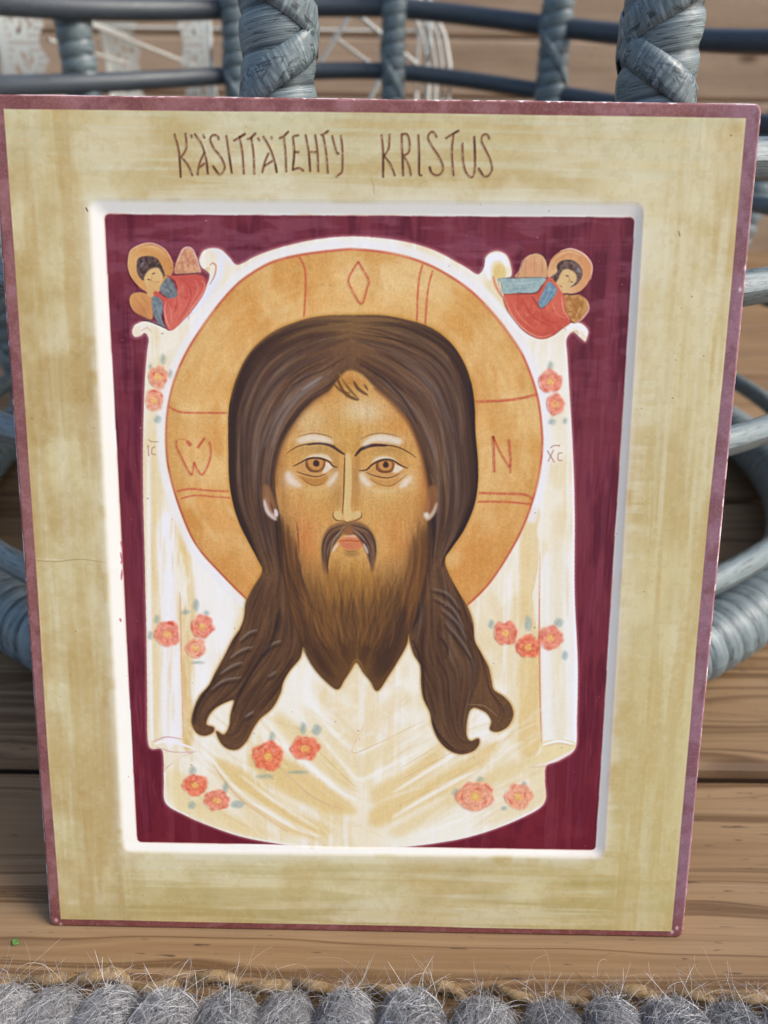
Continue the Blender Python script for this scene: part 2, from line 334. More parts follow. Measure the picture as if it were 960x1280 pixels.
    for i in range(260):
        t = RG.random()
        if RG.random() < .5: x, y = RG.uniform(215, 420), RG.uniform(880, 1030); dx, dy = RG.uniform(25, 70), RG.uniform(18, 50)
        else: x, y = RG.uniform(470, 660), RG.uniform(900, 1040); dx, dy = RG.uniform(25, 60), -RG.uniform(14, 36)
        st([(x, y), (x+dx*.5, y+dy*.55), (x+dx, y+dy)], RG.uniform(1, 5), [OC, WH, (244, 230, 196), (228, 198, 140)][RG.integers(4)], RG.uniform(.1, .38), 1.8)
    for i in range(60):
        x, y = RG.uniform(395, 500), RG.uniform(850, 930); st([(x, y), (x+RG.uniform(4, 20), y+RG.uniform(-10, 10))], RG.uniform(2, 6), [WH, (240, 222, 186), (246, 234, 222)][RG.integers(3)], .3, 2)
    st([(240, 1026), (300, 1046), (380, 1059), (480, 1062), (560, 1056)], 7, WH, .85, 2, taper=0)
    st([(560, 1052), (620, 1036), (680, 1006)], 4.5, (252, 244, 240), .85, 1.3)
    st([(206, 965), (206, 1002), (236, 1020)], 4, (252, 248, 244), .8, 1.2, taper=0)
    # rim round the halo and the horns at the top
    hl = [(x+(x-443)*.028, y+(y-545)*.03) for x, y in HALO[-16:]+HALO[:13]]
    st(hl, 10, (246, 243, 244), .8, 2.5, taper=0)
    st([(214, 410), (240, 388), (262, 362), (276, 335), (272, 320)], 11, (238, 238, 248), .9, 2.5)
    st([(262, 312), (278, 318), (292, 332)], 7, (236, 238, 250), .7, 2)
    st([(596, 350), (625, 385), (650, 412), (668, 424)], 8, (248, 246, 244), .9, 2)
    st([(612, 350), (609, 332), (616, 322), (628, 322), (635, 334)], 9, (250, 250, 255), .95, 1.5)
    fill([(617, 348), (618, 334), (626, 330), (632, 336), (631, 347), (622, 350)], (232, 200, 124), .85, 1.6)
    st([(616, 345), (620, 358), (628, 372)], 3.2, (224, 130, 100), .75); st([(624, 350), (628, 364), (633, 374)], 3, (242, 222, 176), .9)
    st([(262, 332), (266, 329), (270, 333), (268, 345), (262, 356)], 2, (214, 140, 110), .8); st([(256, 342), (262, 334)], 6, (236, 214, 160), .8)
    st([(168, 408), (182, 403), (196, 406), (210, 414)], 5, (250, 242, 226), .9); st([(176, 414), (184, 410), (190, 416)], 2, (222, 180, 150), .5)
    st([(706, 414), (718, 407), (730, 412), (732, 420)], 6, (252, 248, 246), .95); st([(712, 416), (720, 414), (724, 418)], 2, (222, 170, 120), .6)
inC(cloth_folds)

# --- halo
st([*HALO, HALO[0]], 3.4, (206, 98, 78), .0, .8, taper=0)
fill(HALO, (230, 174, 102), 1, .8, c2=(236, 190, 122), tex=n_big)
mH, bH = mask(spl(K(HALO), True), .7); sH = (slice(bH[1], bH[3]), slice(bH[0], bH[2]))
yh = (Y[sH]-bH[1])/(bH[3]-bH[1]); xh = (X[sH]-bH[0])/(bH[2]-bH[0])
lay(mH*np.clip(noise(120, 120, 51)[sH]*2-.9, 0, 1), bH, (212, 148, 70), .5)
lay(mH*np.clip((yh-.45)*2.2, 0, 1), bH, (218, 144, 76), .6)
lay(mH*np.clip(noise(60, 60, 52)[sH]*2-1.1, 0, 1), bH, (242, 208, 148), .45)
lay(mH*np.clip(noise(150, 70, 58)[sH]*2-.95, 0, 1)*np.clip(1.1-yh, 0, 1), bH, (244, 212, 154), .5); lay(mH*np.clip(noise(40, 90, 59)[sH]*2-1.15, 0, 1), bH, (206, 138, 62), .4)
ring = np.clip((np.hypot((xh-.5)*1.0, (yh-.5)*1.0)-.43)*14, 0, 1)
lay(mH*ring*np.clip(.9-xh*.6, 0, 1), bH, (200, 142, 70), .4)
lay(mH*np.clip(n_sp[sH]*2-1.1, 0, 1), bH, (190, 122, 52), .10); lay(mH*np.clip(noise(2.4, 2.4, 57, 1)[sH]*2-1.2, 0, 1), bH, (250, 226, 170), .12)
for i in range(420):                                      # short curved brush marks round the halo
    a = RG.uniform(0, 2*math.pi); r = RG.uniform(165, 232); da = RG.uniform(.06, .22)
    q = [(443+r*math.cos(a+da*k), 552+r*1.02*math.sin(a+da*k)) for k in (0, .5, 1)]
    if q[0][1] > 690 or q[2][1] > 690: continue
    st(q, RG.uniform(2, 7), [(232, 196, 130), (206, 150, 76), (240, 212, 156), (216, 156, 90)][RG.integers(4)], RG.uniform(.08, .28), 2.2)
RED = (204, 92, 66)
i_l = HALO.index((308, 748)); LH = HALO[i_l:]+HALO[:HALO.index((583, 757))+1]
st(LH, 3.4, (214, 118, 88), .6, .9, taper=0); st(LH, 1.6, (192, 72, 60), .6, .9, taper=0, brk=n_mid+.25)
for p, w in (([(374, 321), (381, 336), (382, 360), (380, 397)], 2.6), ([(448, 327), (436, 348), (440, 362), (452, 380), (459, 360), (461, 350), (452, 334), (448, 327)], 2.4), ([(528, 331), (523, 355), (521, 404)], 2.4), ([(541, 338), (535, 362), (531, 412)], 2.4),
             ([(211, 508), (226, 515), (255, 516), (284, 516)], 2.6), ([(593, 502), (625, 501), (650, 498), (671, 493)], 3.6), ([(221, 614), (238, 611), (262, 613), (286, 614)], 2.6), ([(226, 623), (245, 619), (270, 621), (288, 622)], 2.2),
             ([(598, 616), (630, 617), (655, 618), (666, 624)], 3.4), ([(597, 627), (630, 627), (664, 630)], 2.8),
             ([(221, 550), (221, 558), (228, 573), (238, 592), (241, 590), (243, 578), (246, 585), (253, 593), (260, 582), (264, 566), (262, 552)], 2.4), ([(234, 551), (239, 557)], 5), ([(256, 547), (250, 556), (248, 560)], 3),
             ([(616, 545), (617, 560), (618, 590)], 3), ([(616, 545), (626, 566), (637, 584)], 2.4), ([(636, 549), (638, 570), (638, 591)], 3)):
    st(p, w, RED, .45, 1.0, taper=0); st(p, w*.75, RED, .6, .7, taper=0, brk=n_f+.3)
st([(222, 549), (230, 549), (236, 553)], 1.4, RED, .5); st([(245, 560), (258, 547)], 1.6, RED, .6)

# --- angels
def angel_left():
    O1, O2 = (216, 156, 98), (200, 128, 80)
    fill([(169, 366), (180, 366), (190, 372), (192, 385), (190, 399), (180, 397), (168, 390), (162, 378), (163, 370)], O1, 1, .8, c2=(206, 134, 84), tex=n_mid)
    fill([(220, 343), (221, 325), (228, 311), (236, 309), (243, 315), (248, 330), (250, 341)], (206, 142, 110), 1, .8, c2=(222, 170, 130), tex=n_f)
    st([(222, 326), (230, 311), (240, 311), (247, 326), (250, 340)], 2, (238, 200, 196), .7); st([(218, 343), (232, 343), (250, 341)], 1.6, (70, 40, 50), .9)
    st([(176, 400), (188, 402), (207, 410)], 1.8, (80, 50, 60), .8); st([(168, 364), (180, 364), (188, 369)], 1.8, (90, 50, 60), .8)
    fill([(160, 326), (163, 314), (173, 307), (186, 305), (202, 310), (212, 320), (217, 334), (214, 345), (204, 360), (190, 367), (176, 360), (165, 348), (160, 336)], (226, 174, 112), 1, .8, c2=(214, 150, 88), tex=n_mid)
    st([(160, 330), (164, 313), (186, 304), (206, 312), (217, 330)], 2, (240, 196, 160), .8)
    fill([(171, 332), (173, 323), (184, 320), (196, 323), (203, 334), (206, 345), (198, 350), (186, 350), (178, 350), (172, 342)], (74, 56, 54), 1, .8, c2=(110, 88, 82), tex=n_f)
    fill([(184, 340), (192, 335), (199, 336), (204, 346), (202, 355), (194, 365), (186, 362), (180, 350)], (228, 188, 128), 1, 1)
    fill([(186, 352), (196, 352), (200, 362), (192, 372), (184, 368)], (222, 176, 116), 1, 1)
    st([(190, 343), (194, 341)], 1.3, (70, 50, 45), .9); st([(184, 349), (188, 350)], 1.3, (70, 50, 45), .8); st([(191, 345), (189, 350), (191, 352)], 1, (190, 130, 90), .8); st([(196, 353), (200, 352)], 1.2, (206, 110, 90), .8)
    st([(175, 334), (180, 328)], 4, (150, 140, 140), .6)
    fill([(208, 346), (226, 344), (246, 343), (256, 347), (258, 358), (252, 372), (240, 388), (226, 404), (214, 413), (207, 405), (205, 392), (202, 380), (192, 368), (196, 364), (208, 372), (218, 370), (222, 362), (218, 350)], (220, 112, 96), 1, .9, c2=(206, 92, 80), tex=n_mid)
    for i in range(26):
        x, y = RG.uniform(208, 248), RG.uniform(350, 396)
        if x+y > 640: continue
        st([(x, y), (x+RG.uniform(-8, 8), y+RG.uniform(2, 12))], RG.uniform(1, 3), [(236, 136, 116), (192, 70, 60), (232, 120, 96)][RG.integers(3)], .4, 1.1)
    fill([(209, 347), (216, 352), (222, 368), (214, 373), (204, 368), (200, 360), (205, 352)], (112, 120, 124), 1, .8, c2=(136, 142, 142), tex=n_f)
    fill([(192, 370), (202, 375), (204, 386), (202, 398), (207, 409), (198, 404), (192, 392), (190, 380)], (134, 146, 150), 1, .8, c2=(112, 124, 128), tex=n_f)
    st([(206, 344), (212, 346), (216, 356), (222, 370)], 1.1, (90, 80, 80), .7)
def angel_right():
    fill([(645, 348), (650, 336), (657, 323), (666, 317), (675, 317), (682, 325), (684, 335), (683, 347)], (226, 178, 128), 1, .8, c2=(214, 150, 112), tex=n_mid)
    st([(660, 319), (670, 316), (680, 320), (685, 332), (684, 346)], 1.8, (84, 54, 62), .8); st([(648, 342), (654, 326), (664, 318)], 1.5, (238, 198, 170), .8)
    fill([(707, 368), (722, 368), (733, 374), (736, 384), (730, 396), (719, 404), (711, 398), (706, 386), (704, 374)], (204, 152, 92), 1, .8, c2=(180, 122, 66), tex=n_f)
    st([(733, 376), (736, 386), (728, 398), (719, 404)], 2.4, (236, 186, 176), .7); st([(705, 388), (712, 400), (718, 404)], 1.8, (80, 40, 40), .7)
    fill([(684, 338), (689, 324), (699, 315), (712, 311), (728, 316), (738, 327), (740, 340), (734, 355), (723, 365), (708, 368), (698, 364), (690, 354), (685, 346)], (230, 182, 132), 1, .8, c2=(218, 154, 104), tex=n_mid)
    st([(700, 314), (714, 311), (730, 318), (740, 332), (738, 350)], 2, (244, 208, 190), .8); st([(700, 366), (716, 368), (730, 364)], 1.8, (80, 40, 56), .8)
    fill([(687, 348), (696, 340), (696, 332), (702, 326), (714, 325), (724, 331), (728, 342), (724, 352), (716, 358), (704, 360), (694, 354)], (82, 62, 60), 1, .8, c2=(120, 96, 88), tex=n_f)
    fill([(703, 338), (712, 337), (720, 343), (720, 352), (714, 358), (706, 366), (698, 366), (692, 358), (697, 350)], (226, 190, 134), 1, 1)
    st([(707, 344), (711, 346)], 1.3, (70, 50, 45), .9); st([(713, 352), (716, 353)], 1.3, (70, 50, 45), .8); st([(711, 347), (712, 351), (709, 353)], 1, (180, 120, 80), .8); st([(699, 357), (703, 359)], 1.3, (196, 100, 84), .8)
    st([(721, 335), (726, 341)], 4, (150, 148, 154), .7)
    fill([(630, 368), (650, 367), (672, 366), (682, 350), (690, 348), (700, 362), (706, 372), (707, 388), (713, 402), (700, 412), (686, 422), (672, 423), (655, 414), (641, 398), (632, 384)], (220, 110, 88), 1, .9, c2=(206, 90, 72), tex=n_mid)
    for i in range(34):
        x, y = RG.uniform(640, 704), RG.uniform(372, 410)
        if x-640 < (y-385)*.9: continue
        st([(x, y), (x+RG.uniform(-8, 8), y+RG.uniform(2, 10))], RG.uniform(1, 3), [(236, 140, 112), (186, 66, 52), (228, 112, 86)][RG.integers(3)], .42, 1.1)
    fill([(623, 348), (650, 348), (681, 347), (676, 358), (668, 366), (650, 366), (629, 367), (627, 356)], (152, 176, 176), 1, .8, c2=(172, 190, 184), tex=n_f)
    fill([(686, 352), (696, 362), (690, 374), (677, 386), (673, 378), (680, 362)], (134, 164, 176), 1, .8, c2=(112, 142, 160), tex=n_f)
    st([(664, 370), (672, 380), (676, 386)], 1.2, (120, 60, 50), .7); st([(625, 348), (650, 347), (682, 347)], 1.2, (100, 100, 100), .6); st([(629, 368), (650, 368), (672, 366)], 1.2, (130, 70, 60), .6)
angel_left(); angel_right()
for p, w, c, a in (([(226, 348), (238, 362), (236, 380), (224, 400)], 1.3, (180, 62, 56), .6), ([(244, 350), (248, 362), (240, 378)], 1.3, (240, 150, 128), .7), ([(210, 378), (214, 392), (214, 408)], 1.4, (238, 146, 126), .7), ([(222, 374), (218, 392)], 1.2, (176, 60, 54), .6), ([(232, 352), (224, 368), (228, 384)], 1.2, (238, 140, 120), .55),
                   ([(208, 376), (206, 392), (213, 412)], 1.3, (246, 190, 170), .7), ([(252, 350), (256, 360), (244, 380), (228, 400)], 1.4, (244, 196, 170), .6), ([(226, 320), (229, 336)], 1, (170, 100, 70), .5), ([(233, 314), (236, 338)], 1, (170, 100, 70), .5), ([(241, 320), (243, 338)], 1, (176, 106, 80), .5),
                   ([(168, 372), (178, 384), (184, 396)], 1, (168, 104, 56), .5), ([(176, 369), (186, 382)], 1, (168, 104, 56), .5), ([(206, 350), (212, 362), (218, 370)], 1.2, (80, 92, 98), .6), ([(214, 354), (219, 364)], 1.2, (164, 170, 168), .6), ([(196, 376), (198, 390), (204, 404)], 1.2, (164, 174, 174), .7), ([(164, 320), (176, 310), (196, 310), (208, 322)], 1.6, (240, 200, 150), .5),
                   ([(652, 372), (660, 388), (672, 400), (690, 408)], 1.4, (182, 62, 50), .6), ([(640, 376), (650, 396), (668, 412)], 1.5, (240, 148, 120), .6), ([(664, 370), (676, 386), (690, 374)], 1.3, (176, 58, 48), .7), ([(690, 378), (696, 392), (708, 398)], 1.4, (240, 150, 122), .65), ([(676, 388), (682, 400), (696, 404)], 1.2, (178, 60, 50), .55), ([(702, 370), (704, 386), (712, 400)], 1.3, (244, 190, 166), .7),
                   ([(630, 370), (640, 394), (656, 412), (674, 421), (690, 418)], 1.6, (246, 196, 172), .6), ([(658, 324), (656, 344)], 1, (180, 112, 74), .5), ([(668, 320), (668, 344)], 1, (180, 112, 74), .5), ([(677, 324), (678, 344)], 1, (180, 112, 74), .5), ([(712, 374), (720, 388), (716, 398)], 1, (140, 90, 48), .6), ([(720, 372), (728, 384), (722, 394)], 1, (140, 90, 48), .6),
                   ([(640, 354), (656, 354), (672, 352)], 1.4, (196, 210, 206), .7), ([(640, 361), (660, 361)], 1.2, (122, 146, 150), .6), ([(688, 358), (684, 370), (679, 380)], 1.2, (176, 198, 206), .6), ([(690, 330), (698, 320), (712, 315), (728, 320)], 1.6, (244, 208, 170), .6), ([(704, 330), (712, 328), (720, 333)], 1.1, (150, 128, 116), .6), ([(184, 326), (192, 326), (198, 334)], 1.1, (140, 118, 108), .6)):
    st(p, w, c, a, .8)
ANG_L = [(160, 326), (163, 314), (173, 307), (186, 305), (202, 310), (213, 321), (221, 325), (228, 311), (236, 308), (244, 315), (249, 330), (256, 347), (258, 358), (252, 372), (240, 388), (226, 404), (214, 413), (207, 410), (190, 400), (168, 390), (162, 378), (165, 366), (172, 360), (165, 348), (160, 336)]
ANG_R = [(623, 348), (645, 347), (650, 336), (657, 323), (668, 316), (680, 321), (685, 334), (689, 324), (699, 315), (712, 311), (728, 316), (738, 327), (740, 340), (734, 355), (726, 366), (735, 376), (736, 386), (728, 399), (718, 404), (700, 412), (686, 422), (672, 423), (655, 414), (641, 398), (632, 384), (626, 362)]

# --- roses: (x, y, radius x, radius y, leaves)
ROSES = [(198, 471, 12, 14, [(204, 449, 4, 7), (213, 467, 3, 6), (188, 458, 2.5, 4)]), (193, 500, 11, 14, [(197, 524, 5, 5)]),
         (688, 477, 15, 14, [(688, 457, 4, 6)]), (694, 505, 11, 13, [(690, 527, 5, 4), (706, 526, 3, 4)]),
         (209, 792, 16, 16, [(196, 774, 4, 6), (188, 794, 4, 6)]), (253, 783, 14, 15, [(245, 756, 4, 8), (232, 765, 6, 3), (258, 766, 4, 3)]), (245, 810, 13, 12, [(247, 828, 10, 2)]),
         (632, 791, 15, 15, [(614, 780, 4, 6), (660, 779, 5, 10)]), (660, 808, 15, 14, []), (688, 797, 15, 15, [(698, 778, 6, 6), (706, 819, 4, 6)]),
         (335, 945, 19, 18, [(340, 921, 4, 7), (331, 970, 12, 3)]), (381, 935, 18, 15, [(379, 910, 4, 8), (396, 912, 6, 7), (373, 965, 14, 2)]),
         (244, 981, 16, 13, [(241, 963, 5, 6)]), (271, 1000, 16, 13, [(282, 984, 4, 7), (297, 1005, 9, 5), (240, 1006, 5, 5)]),
         (594, 995, 24, 18, [(570, 990, 6, 5), (600, 974, 5, 4)]), (648, 995, 17, 16, [(655, 982, 4, 6), (630, 1010, 4, 3)])]
for k, (x, y, rx, ry, lv) in enumerate(ROSES):
    for lx, ly, a, b in lv:
        fill([(lx-a, ly+b*.4), (lx-a*.3, ly-b), (lx+a, ly-b*.3), (lx+a*.3, ly+b)], (140, 164, 164) if k % 2 else (160, 170, 152), .5, 1.7)
        st([(lx-a*.5, ly+b*.6), (lx+a*.3, ly-b*.6)], 1, (110, 132, 132), .4)
    g = np.random.default_rng(k+60); nl = 5 + k % 2; ph = g.uniform(0, 6)
    pale = k in (14, 15, 0, 1, 6)
    base = (226, 118, 92) if not pale else (230, 146, 112)
    if k in (10, 11, 12, 8): base = (226, 98, 66)
    pts = []
    for i in range(26):
        a = i/26*2*math.pi; rr = 1+.055*math.sin(nl*a+ph)+.05*math.sin((nl-2)*a+2*ph)+g.normal(0, .05); pts.append((x+rx*rr*math.cos(a), y+ry*rr*math.sin(a)))
    fill(pts, base, .84, 1.9, c2=tuple(min(255, v+26) for v in base), tex=n_f)
    for i in range(22):
        a = g.uniform(0, 6.28); r0 = g.uniform(.35, .95); da = g.uniform(.3, .9)
        st([(x+rx*r0*math.cos(a+da*q), y+ry*r0*math.sin(a+da*q)) for q in (0, .5, 1)], g.uniform(1, 3), [(240, 168, 140), (208, 74, 56), (236, 140, 104), (214, 86, 70), (246, 200, 172)][g.integers(5)], g.uniform(.3, .7), 1.3)
    fill([(x-rx*.3, y), (x, y-ry*.3), (x+rx*.32, y+1), (x, y+ry*.35)], (240, 186, 96), .75, 2)
    for i in range(6): st([(x+g.uniform(-4, 4), y+g.uniform(-4, 4)), (x+g.uniform(-5, 5), y+g.uniform(-5, 5))], 1.2, (250, 216, 130), .6)
# initials
BR = (176, 140, 110)
st([(185, 549), (190, 552), (199, 552)], 1.3, BR, .8)
for p in ([(185, 556), (186, 570)], [(194, 558), (190, 561), (190, 567), (195, 568)], [(688, 560), (692, 557), (700, 557)], [(684, 563), (693, 578)], [(692, 562), (685, 577)], [(703, 566), (698, 567), (698, 575), (703, 575)]): st(p, 1.5, (184, 128, 118), .72, .6, taper=0)

# --- hair
UMB, UMB2, UMB3 = (106, 75, 56), (120, 86, 60), (66, 50, 48)
st([*HAIR, HAIR[0]], 4, (196, 140, 60), .75, 2.0, taper=0)
fill(HAIR, UMB, 1, .9, c2=UMB2, tex=n_mid)
mR, bR = mask(spl(K(HAIR), True), .8); sR = (slice(bR[1], bR[3]), slice(bR[0], bR[2]))
M0 = np.zeros((CH, CW, 1), np.float32); M0[sR] = mR[..., None]; before = cv.copy()
yr = (Y-K([(440, 394)])[0, 1])/(K([(440, 942)])[0, 1]-K([(440, 394)])[0, 1])
lay(one*np.clip((yr-.5)*4, 0, 1), full, (94, 66, 48), .6)
lay(one*np.clip(noise(50, 50, 61)*2-1, 0, 1), full, (118, 86, 58), .42)
lay(one*np.clip(n_sp*2-1.15, 0, 1), full, (168, 124, 70), .16)
# gilt scumble at the crown
lay(np.exp(-((X-K([(440, 400)])[0, 0])/170)**2)*np.exp(-((Y-K([(440, 408)])[0, 1])/26)**2), full, (138, 104, 66), .75)
HL = [(436, 462), (412, 486), (392, 500), (372, 522), (354, 552), (345, 585), (342, 620), (345, 660), (350, 710)]
OL = [(440, 396), (375, 402), (316, 438), (289, 498), (286, 560), (290, 622), (312, 678), (328, 712), (332, 730)]
HR_ = [(440, 462), (466, 482), (490, 503), (512, 528), (527, 560), (536, 600), (540, 640), (540, 680), (540, 715)]
OR_ = [(440, 396), (505, 399), (562, 427), (588, 476), (595, 545), (596, 610), (578, 664), (557, 698), (556, 715)]
DK, LT = [(60, 42, 38), (70, 48, 40), (78, 54, 40)], [(128, 106, 92), (120, 94, 80), (140, 120, 106), (138, 98, 66), (122, 84, 56)]
for A_, B_ in ((HL, OL), (HR_, OR_)):
    strands(A_, B_, 130, DK, (2, 7), (.15, .45), (.2, .6), 1.8)
    strands(A_, B_, 150, LT, (1.5, 5), (.10, .32), (.15, .5), 1.6, hi=.82)
    strands(A_, B_, 60, LT, (1, 2.2), (.25, .55), (.12, .35), .9, hi=.55, t0=.1, t1=.75)
    strands(A_, B_, 70, DK, (1, 2.4), (.3, .6), (.15, .5), .8)
    strands(A_, B_, 26, [(60, 44, 42)], (1.5, 4), (.2, .4), (.2, .6), 1.4, lo=.9, hi=1.0)
    strands(A_, B_, 14, [(56, 40, 36)], (1.4, 3), (.5, .8), (.3, .6), .9, lo=-.01, hi=.04, t0=.05)
for A_, B_ in ((HL, OL), (HR_, OR_)):
    strands(A_, B_, 46, [(146, 120, 102), (134, 106, 86), (152, 128, 108), (146, 104, 70), (140, 98, 66)], (3, 8), (.12, .30), (.18, .45), 2.6, hi=.75, t0=.08, t1=.8)
    strands(A_, B_, 40, [(72, 54, 50), (66, 48, 44)], (2, 5), (.18, .4), (.2, .5), 1.8, hi=.85, t0=.05)
st([(398, 478), (370, 500), (350, 530), (340, 560)], 4.5, (150, 136, 132), .55, 1.6); st([(385, 484), (352, 512), (330, 560)], 3, (140, 126, 122), .5, 1.4)
st([(404, 470), (376, 488)], 3.5, (164, 156, 154), .6, 1.2); st([(352, 505), (330, 545), (318, 590)], 4, (128, 110, 102), .45, 1.8)
st([(470, 470), (500, 492), (530, 530), (545, 575)], 4, (126, 116, 118), .45, 1.8); st([(505, 455), (545, 490), (568, 540)], 3.5, (122, 110, 108), .4, 1.8)
st([(450, 455), (480, 474), (505, 500), (522, 530)], 3, (58, 44, 44), .7, 1)
st([(588, 478), (594, 540), (597, 600), (588, 640), (560, 692)], 4.5, (46, 36, 42), .65, 1.6, taper=0)
st([(288, 500), (286, 560), (291, 625), (326, 712)], 4, (52, 42, 44), .6, 1.6, taper=0)
st([(350, 640), (352, 700), (362, 755), (380, 808)], 9, (54, 40, 40), .75, 3, taper=0)
st([(540, 630), (536, 690), (526, 745), (512, 790)], 8, (54, 40, 40), .7, 3, taper=0)
# left lock: a twisted, forked strand
LA = [(328, 716), (309, 752), (296, 792), (272, 838), (246, 880), (243, 905), (258, 914)]
LB = [(352, 716), (352, 760), (346, 800), (322, 840), (300, 868), (270, 886), (262, 906)]
LC = [(352, 716), (372, 770), (376, 815), (352, 858), (322, 898), (300, 930), (276, 922)]
for A_, B_ in ((LA, LB), (LB[:5]+[(289, 895), (285, 915)], LC)):
    strands(A_, B_, 70, DK, (1.5, 5), (.2, .5), (.15, .45), 1.4); strands(A_, B_, 70, [(110, 78, 56), (122, 88, 60), (96, 68, 52)], (1, 3.5), (.2, .5), (.12, .35), 1.2)
for p in ([(300, 800), (312, 790), (322, 787)], [(288, 822), (302, 812), (316, 808)], [(275, 842), (290, 832), (304, 827)], [(264, 862), (280, 850), (302, 846)], [(352, 800), (338, 806), (328, 818)], [(345, 838), (336, 846)], [(318, 888), (306, 896)]):
    st(p, 3, (150, 140, 130), .6, 1.2); st([(x, y+5) for x, y in p], 4, (56, 42, 40), .6, 1.6)
st([(350, 760), (340, 800), (326, 822), (300, 865), (292, 890)], 4.5, (50, 38, 38), .75, 1.8); st([(350, 765), (346, 790)], 8, (54, 42, 42), .6, 3)
st([(375, 815), (350, 862), (322, 896), (304, 928)], 3, (120, 84, 48), .6, 1.6)
st([(262, 858), (246, 884), (243, 905)], 4, (48, 38, 40), .7, 1.6)
# right lock
RA = [(512, 790), (520, 820), (530, 860), (542, 900), (556, 930), (580, 938), (596, 928)]
RB = [(556, 700), (572, 745), (584, 790), (600, 830), (590, 870), (580, 905), (586, 924)]
RC = [(556, 700), (590, 778), (606, 830), (616, 862), (638, 884), (634, 902), (616, 908)]
strands([(530, 700)]+RA[1:], RB, 110, DK, (1.5, 5), (.2, .5), (.15, .45), 1.4); strands([(530, 700)]+RA[1:], RB, 120, [(110, 78, 56), (122, 88, 60), (96, 68, 52), (116, 96, 82)], (1, 3.5), (.2, .5), (.12, .35), 1.2)
strands(RB, RC, 50, DK+LT[3:], (1, 3), (.2, .5), (.2, .5), 1.2)
for p in ([(542, 745), (566, 760), (580, 785)], [(552, 760), (572, 778), (584, 800)], [(556, 776), (576, 800), (590, 822)], [(540, 735), (560, 742), (576, 762)]):
    st(p, 3, (134, 120, 112), .55, 1.2); st([(x-2, y+4) for x, y in p], 3.5, (52, 40, 40), .6, 1.4)
for p in ([(550, 796), (558, 808), (560, 820)], [(524, 752), (522, 770), (516, 784)]): st(p, 3.5, (48, 38, 40), .7, 1.2)
st([(584, 880), (605, 882), (622, 895)], 1.6, (170, 130, 90), .6); st([(516, 800), (528, 832), (531, 872), (545, 912), (566, 936)], 2.2, (44, 34, 34), .6, 1, taper=0)
# beard
BL_ = [(356, 640), (356, 690), (364, 750), (386, 815), (422, 858)]; BM = [(436, 700), (440, 740), (444, 780), (446, 805), (447, 826)]; BR_ = [(532, 640), (530, 690), (522, 745), (504, 808), (473, 860)]
lay(mask(spl(K(BEARD), True), 5)[0], mask(spl(K(BEARD), True), 5)[1], (108, 74, 46), .9)
for A_, B_ in ((BL_, BM), (BR_, BM)):
    strands(A_, B_, 150, [(84, 56, 38), (98, 66, 42), (72, 50, 40)], (1.5, 6), (.2, .5), (.15, .5), 1.6, t0=.15)
    strands(A_, B_, 150, [(158, 108, 60), (146, 96, 54), (132, 88, 52)], (1, 4), (.15, .45), (.12, .4), 1.3, t0=.1, t1=.85)
fill([(364, 700), (372, 740), (392, 800), (418, 850), (400, 835), (380, 800), (366, 750)], (62, 44, 40), .55, 5)
fill([(492, 770), (510, 760), (504, 800), (482, 840), (466, 845), (476, 800)], (64, 46, 42), .6, 6)
st([(446, 745), (447, 790), (447, 826)], 2, (150, 106, 56), .6, 1.4); st([(436, 840), (446, 824), (458, 842)], 2, (186, 134, 66), .5, 1.2)
cv[:] = before*(1-M0)+cv*M0

# --- face
mF, bF = mask(spl(K(FACE), True), 2.0); sF = (slice(bF[1], bF[3]), slice(bF[0], bF[2]))
yF = Y[sF]; ky = lambda y: K([(440, y)])[0, 1]; kx = lambda x, y=580: K([(x, y)])[0, 0]
fade = np.clip((ky(742)-yF)/(ky(742)-ky(668)), 0, 1)
ctr = np.exp(-((X[sF]-kx(440))/(62))**2)
cheek = np.clip((kx(528)-X[sF])/40, 0, 1)*np.clip((X[sF]-kx(360))/34, 0, 1)
chk = np.clip((yF-ky(615))/(ky(665)-ky(615)), 0, 1)
fd = np.clip(fade*(1-chk*(1-np.clip(.2+.8*cheek, 0, 1)))+ctr*np.clip((ky(752)-yF)/90, 0, 1)*.8, 0, 1)
lay(mF*fd, bF, (216, 156, 84), 1, tex=n_mid[0:], c2=(228, 176, 106))
MF = np.zeros((CH, CW), np.float32); MF[sF] = mF
bl = lambda x, y, rx, ry: np.exp(-((X-K([(x, y)])[0, 0])/(rx*PX))**2-((Y-K([(x, y)])[0, 1])/(ry*PX))**2)*MF
for x, y, rx, ry, c, a in ((440, 600, 75, 90, (220, 166, 92), .35), (440, 530, 60, 40, (220, 172, 98), .4), (455, 515, 28, 17, (236, 220, 186), .8), (390, 526, 20, 18, (230, 204, 156), .6), (440, 545, 30, 22, (206, 150, 60), .45), (500, 540, 26, 26, (212, 140, 66), .5), (432, 478, 26, 10, (176, 112, 48), .6),
                           (383, 668, 16, 30, (208, 122, 68), .6), (502, 664, 18, 34, (208, 132, 72), .5), (392, 632, 26, 14, (216, 168, 96), .5), (480, 628, 26, 16, (218, 174, 104), .6), (440, 722, 30, 30, (184, 132, 62), .7),
                           (398, 562, 26, 8, (176, 136, 76), .65), (486, 562, 26, 8, (178, 140, 78), .65), (352, 600, 7, 44, (168, 112, 60), .6), (531, 600, 9, 44, (176, 104, 50), .65), (418, 600, 7, 36, (172, 124, 68), .6), (446, 604, 5, 40, (166, 112, 56), .7)):
    lay(bl(x, y, rx, ry), full, c, a)
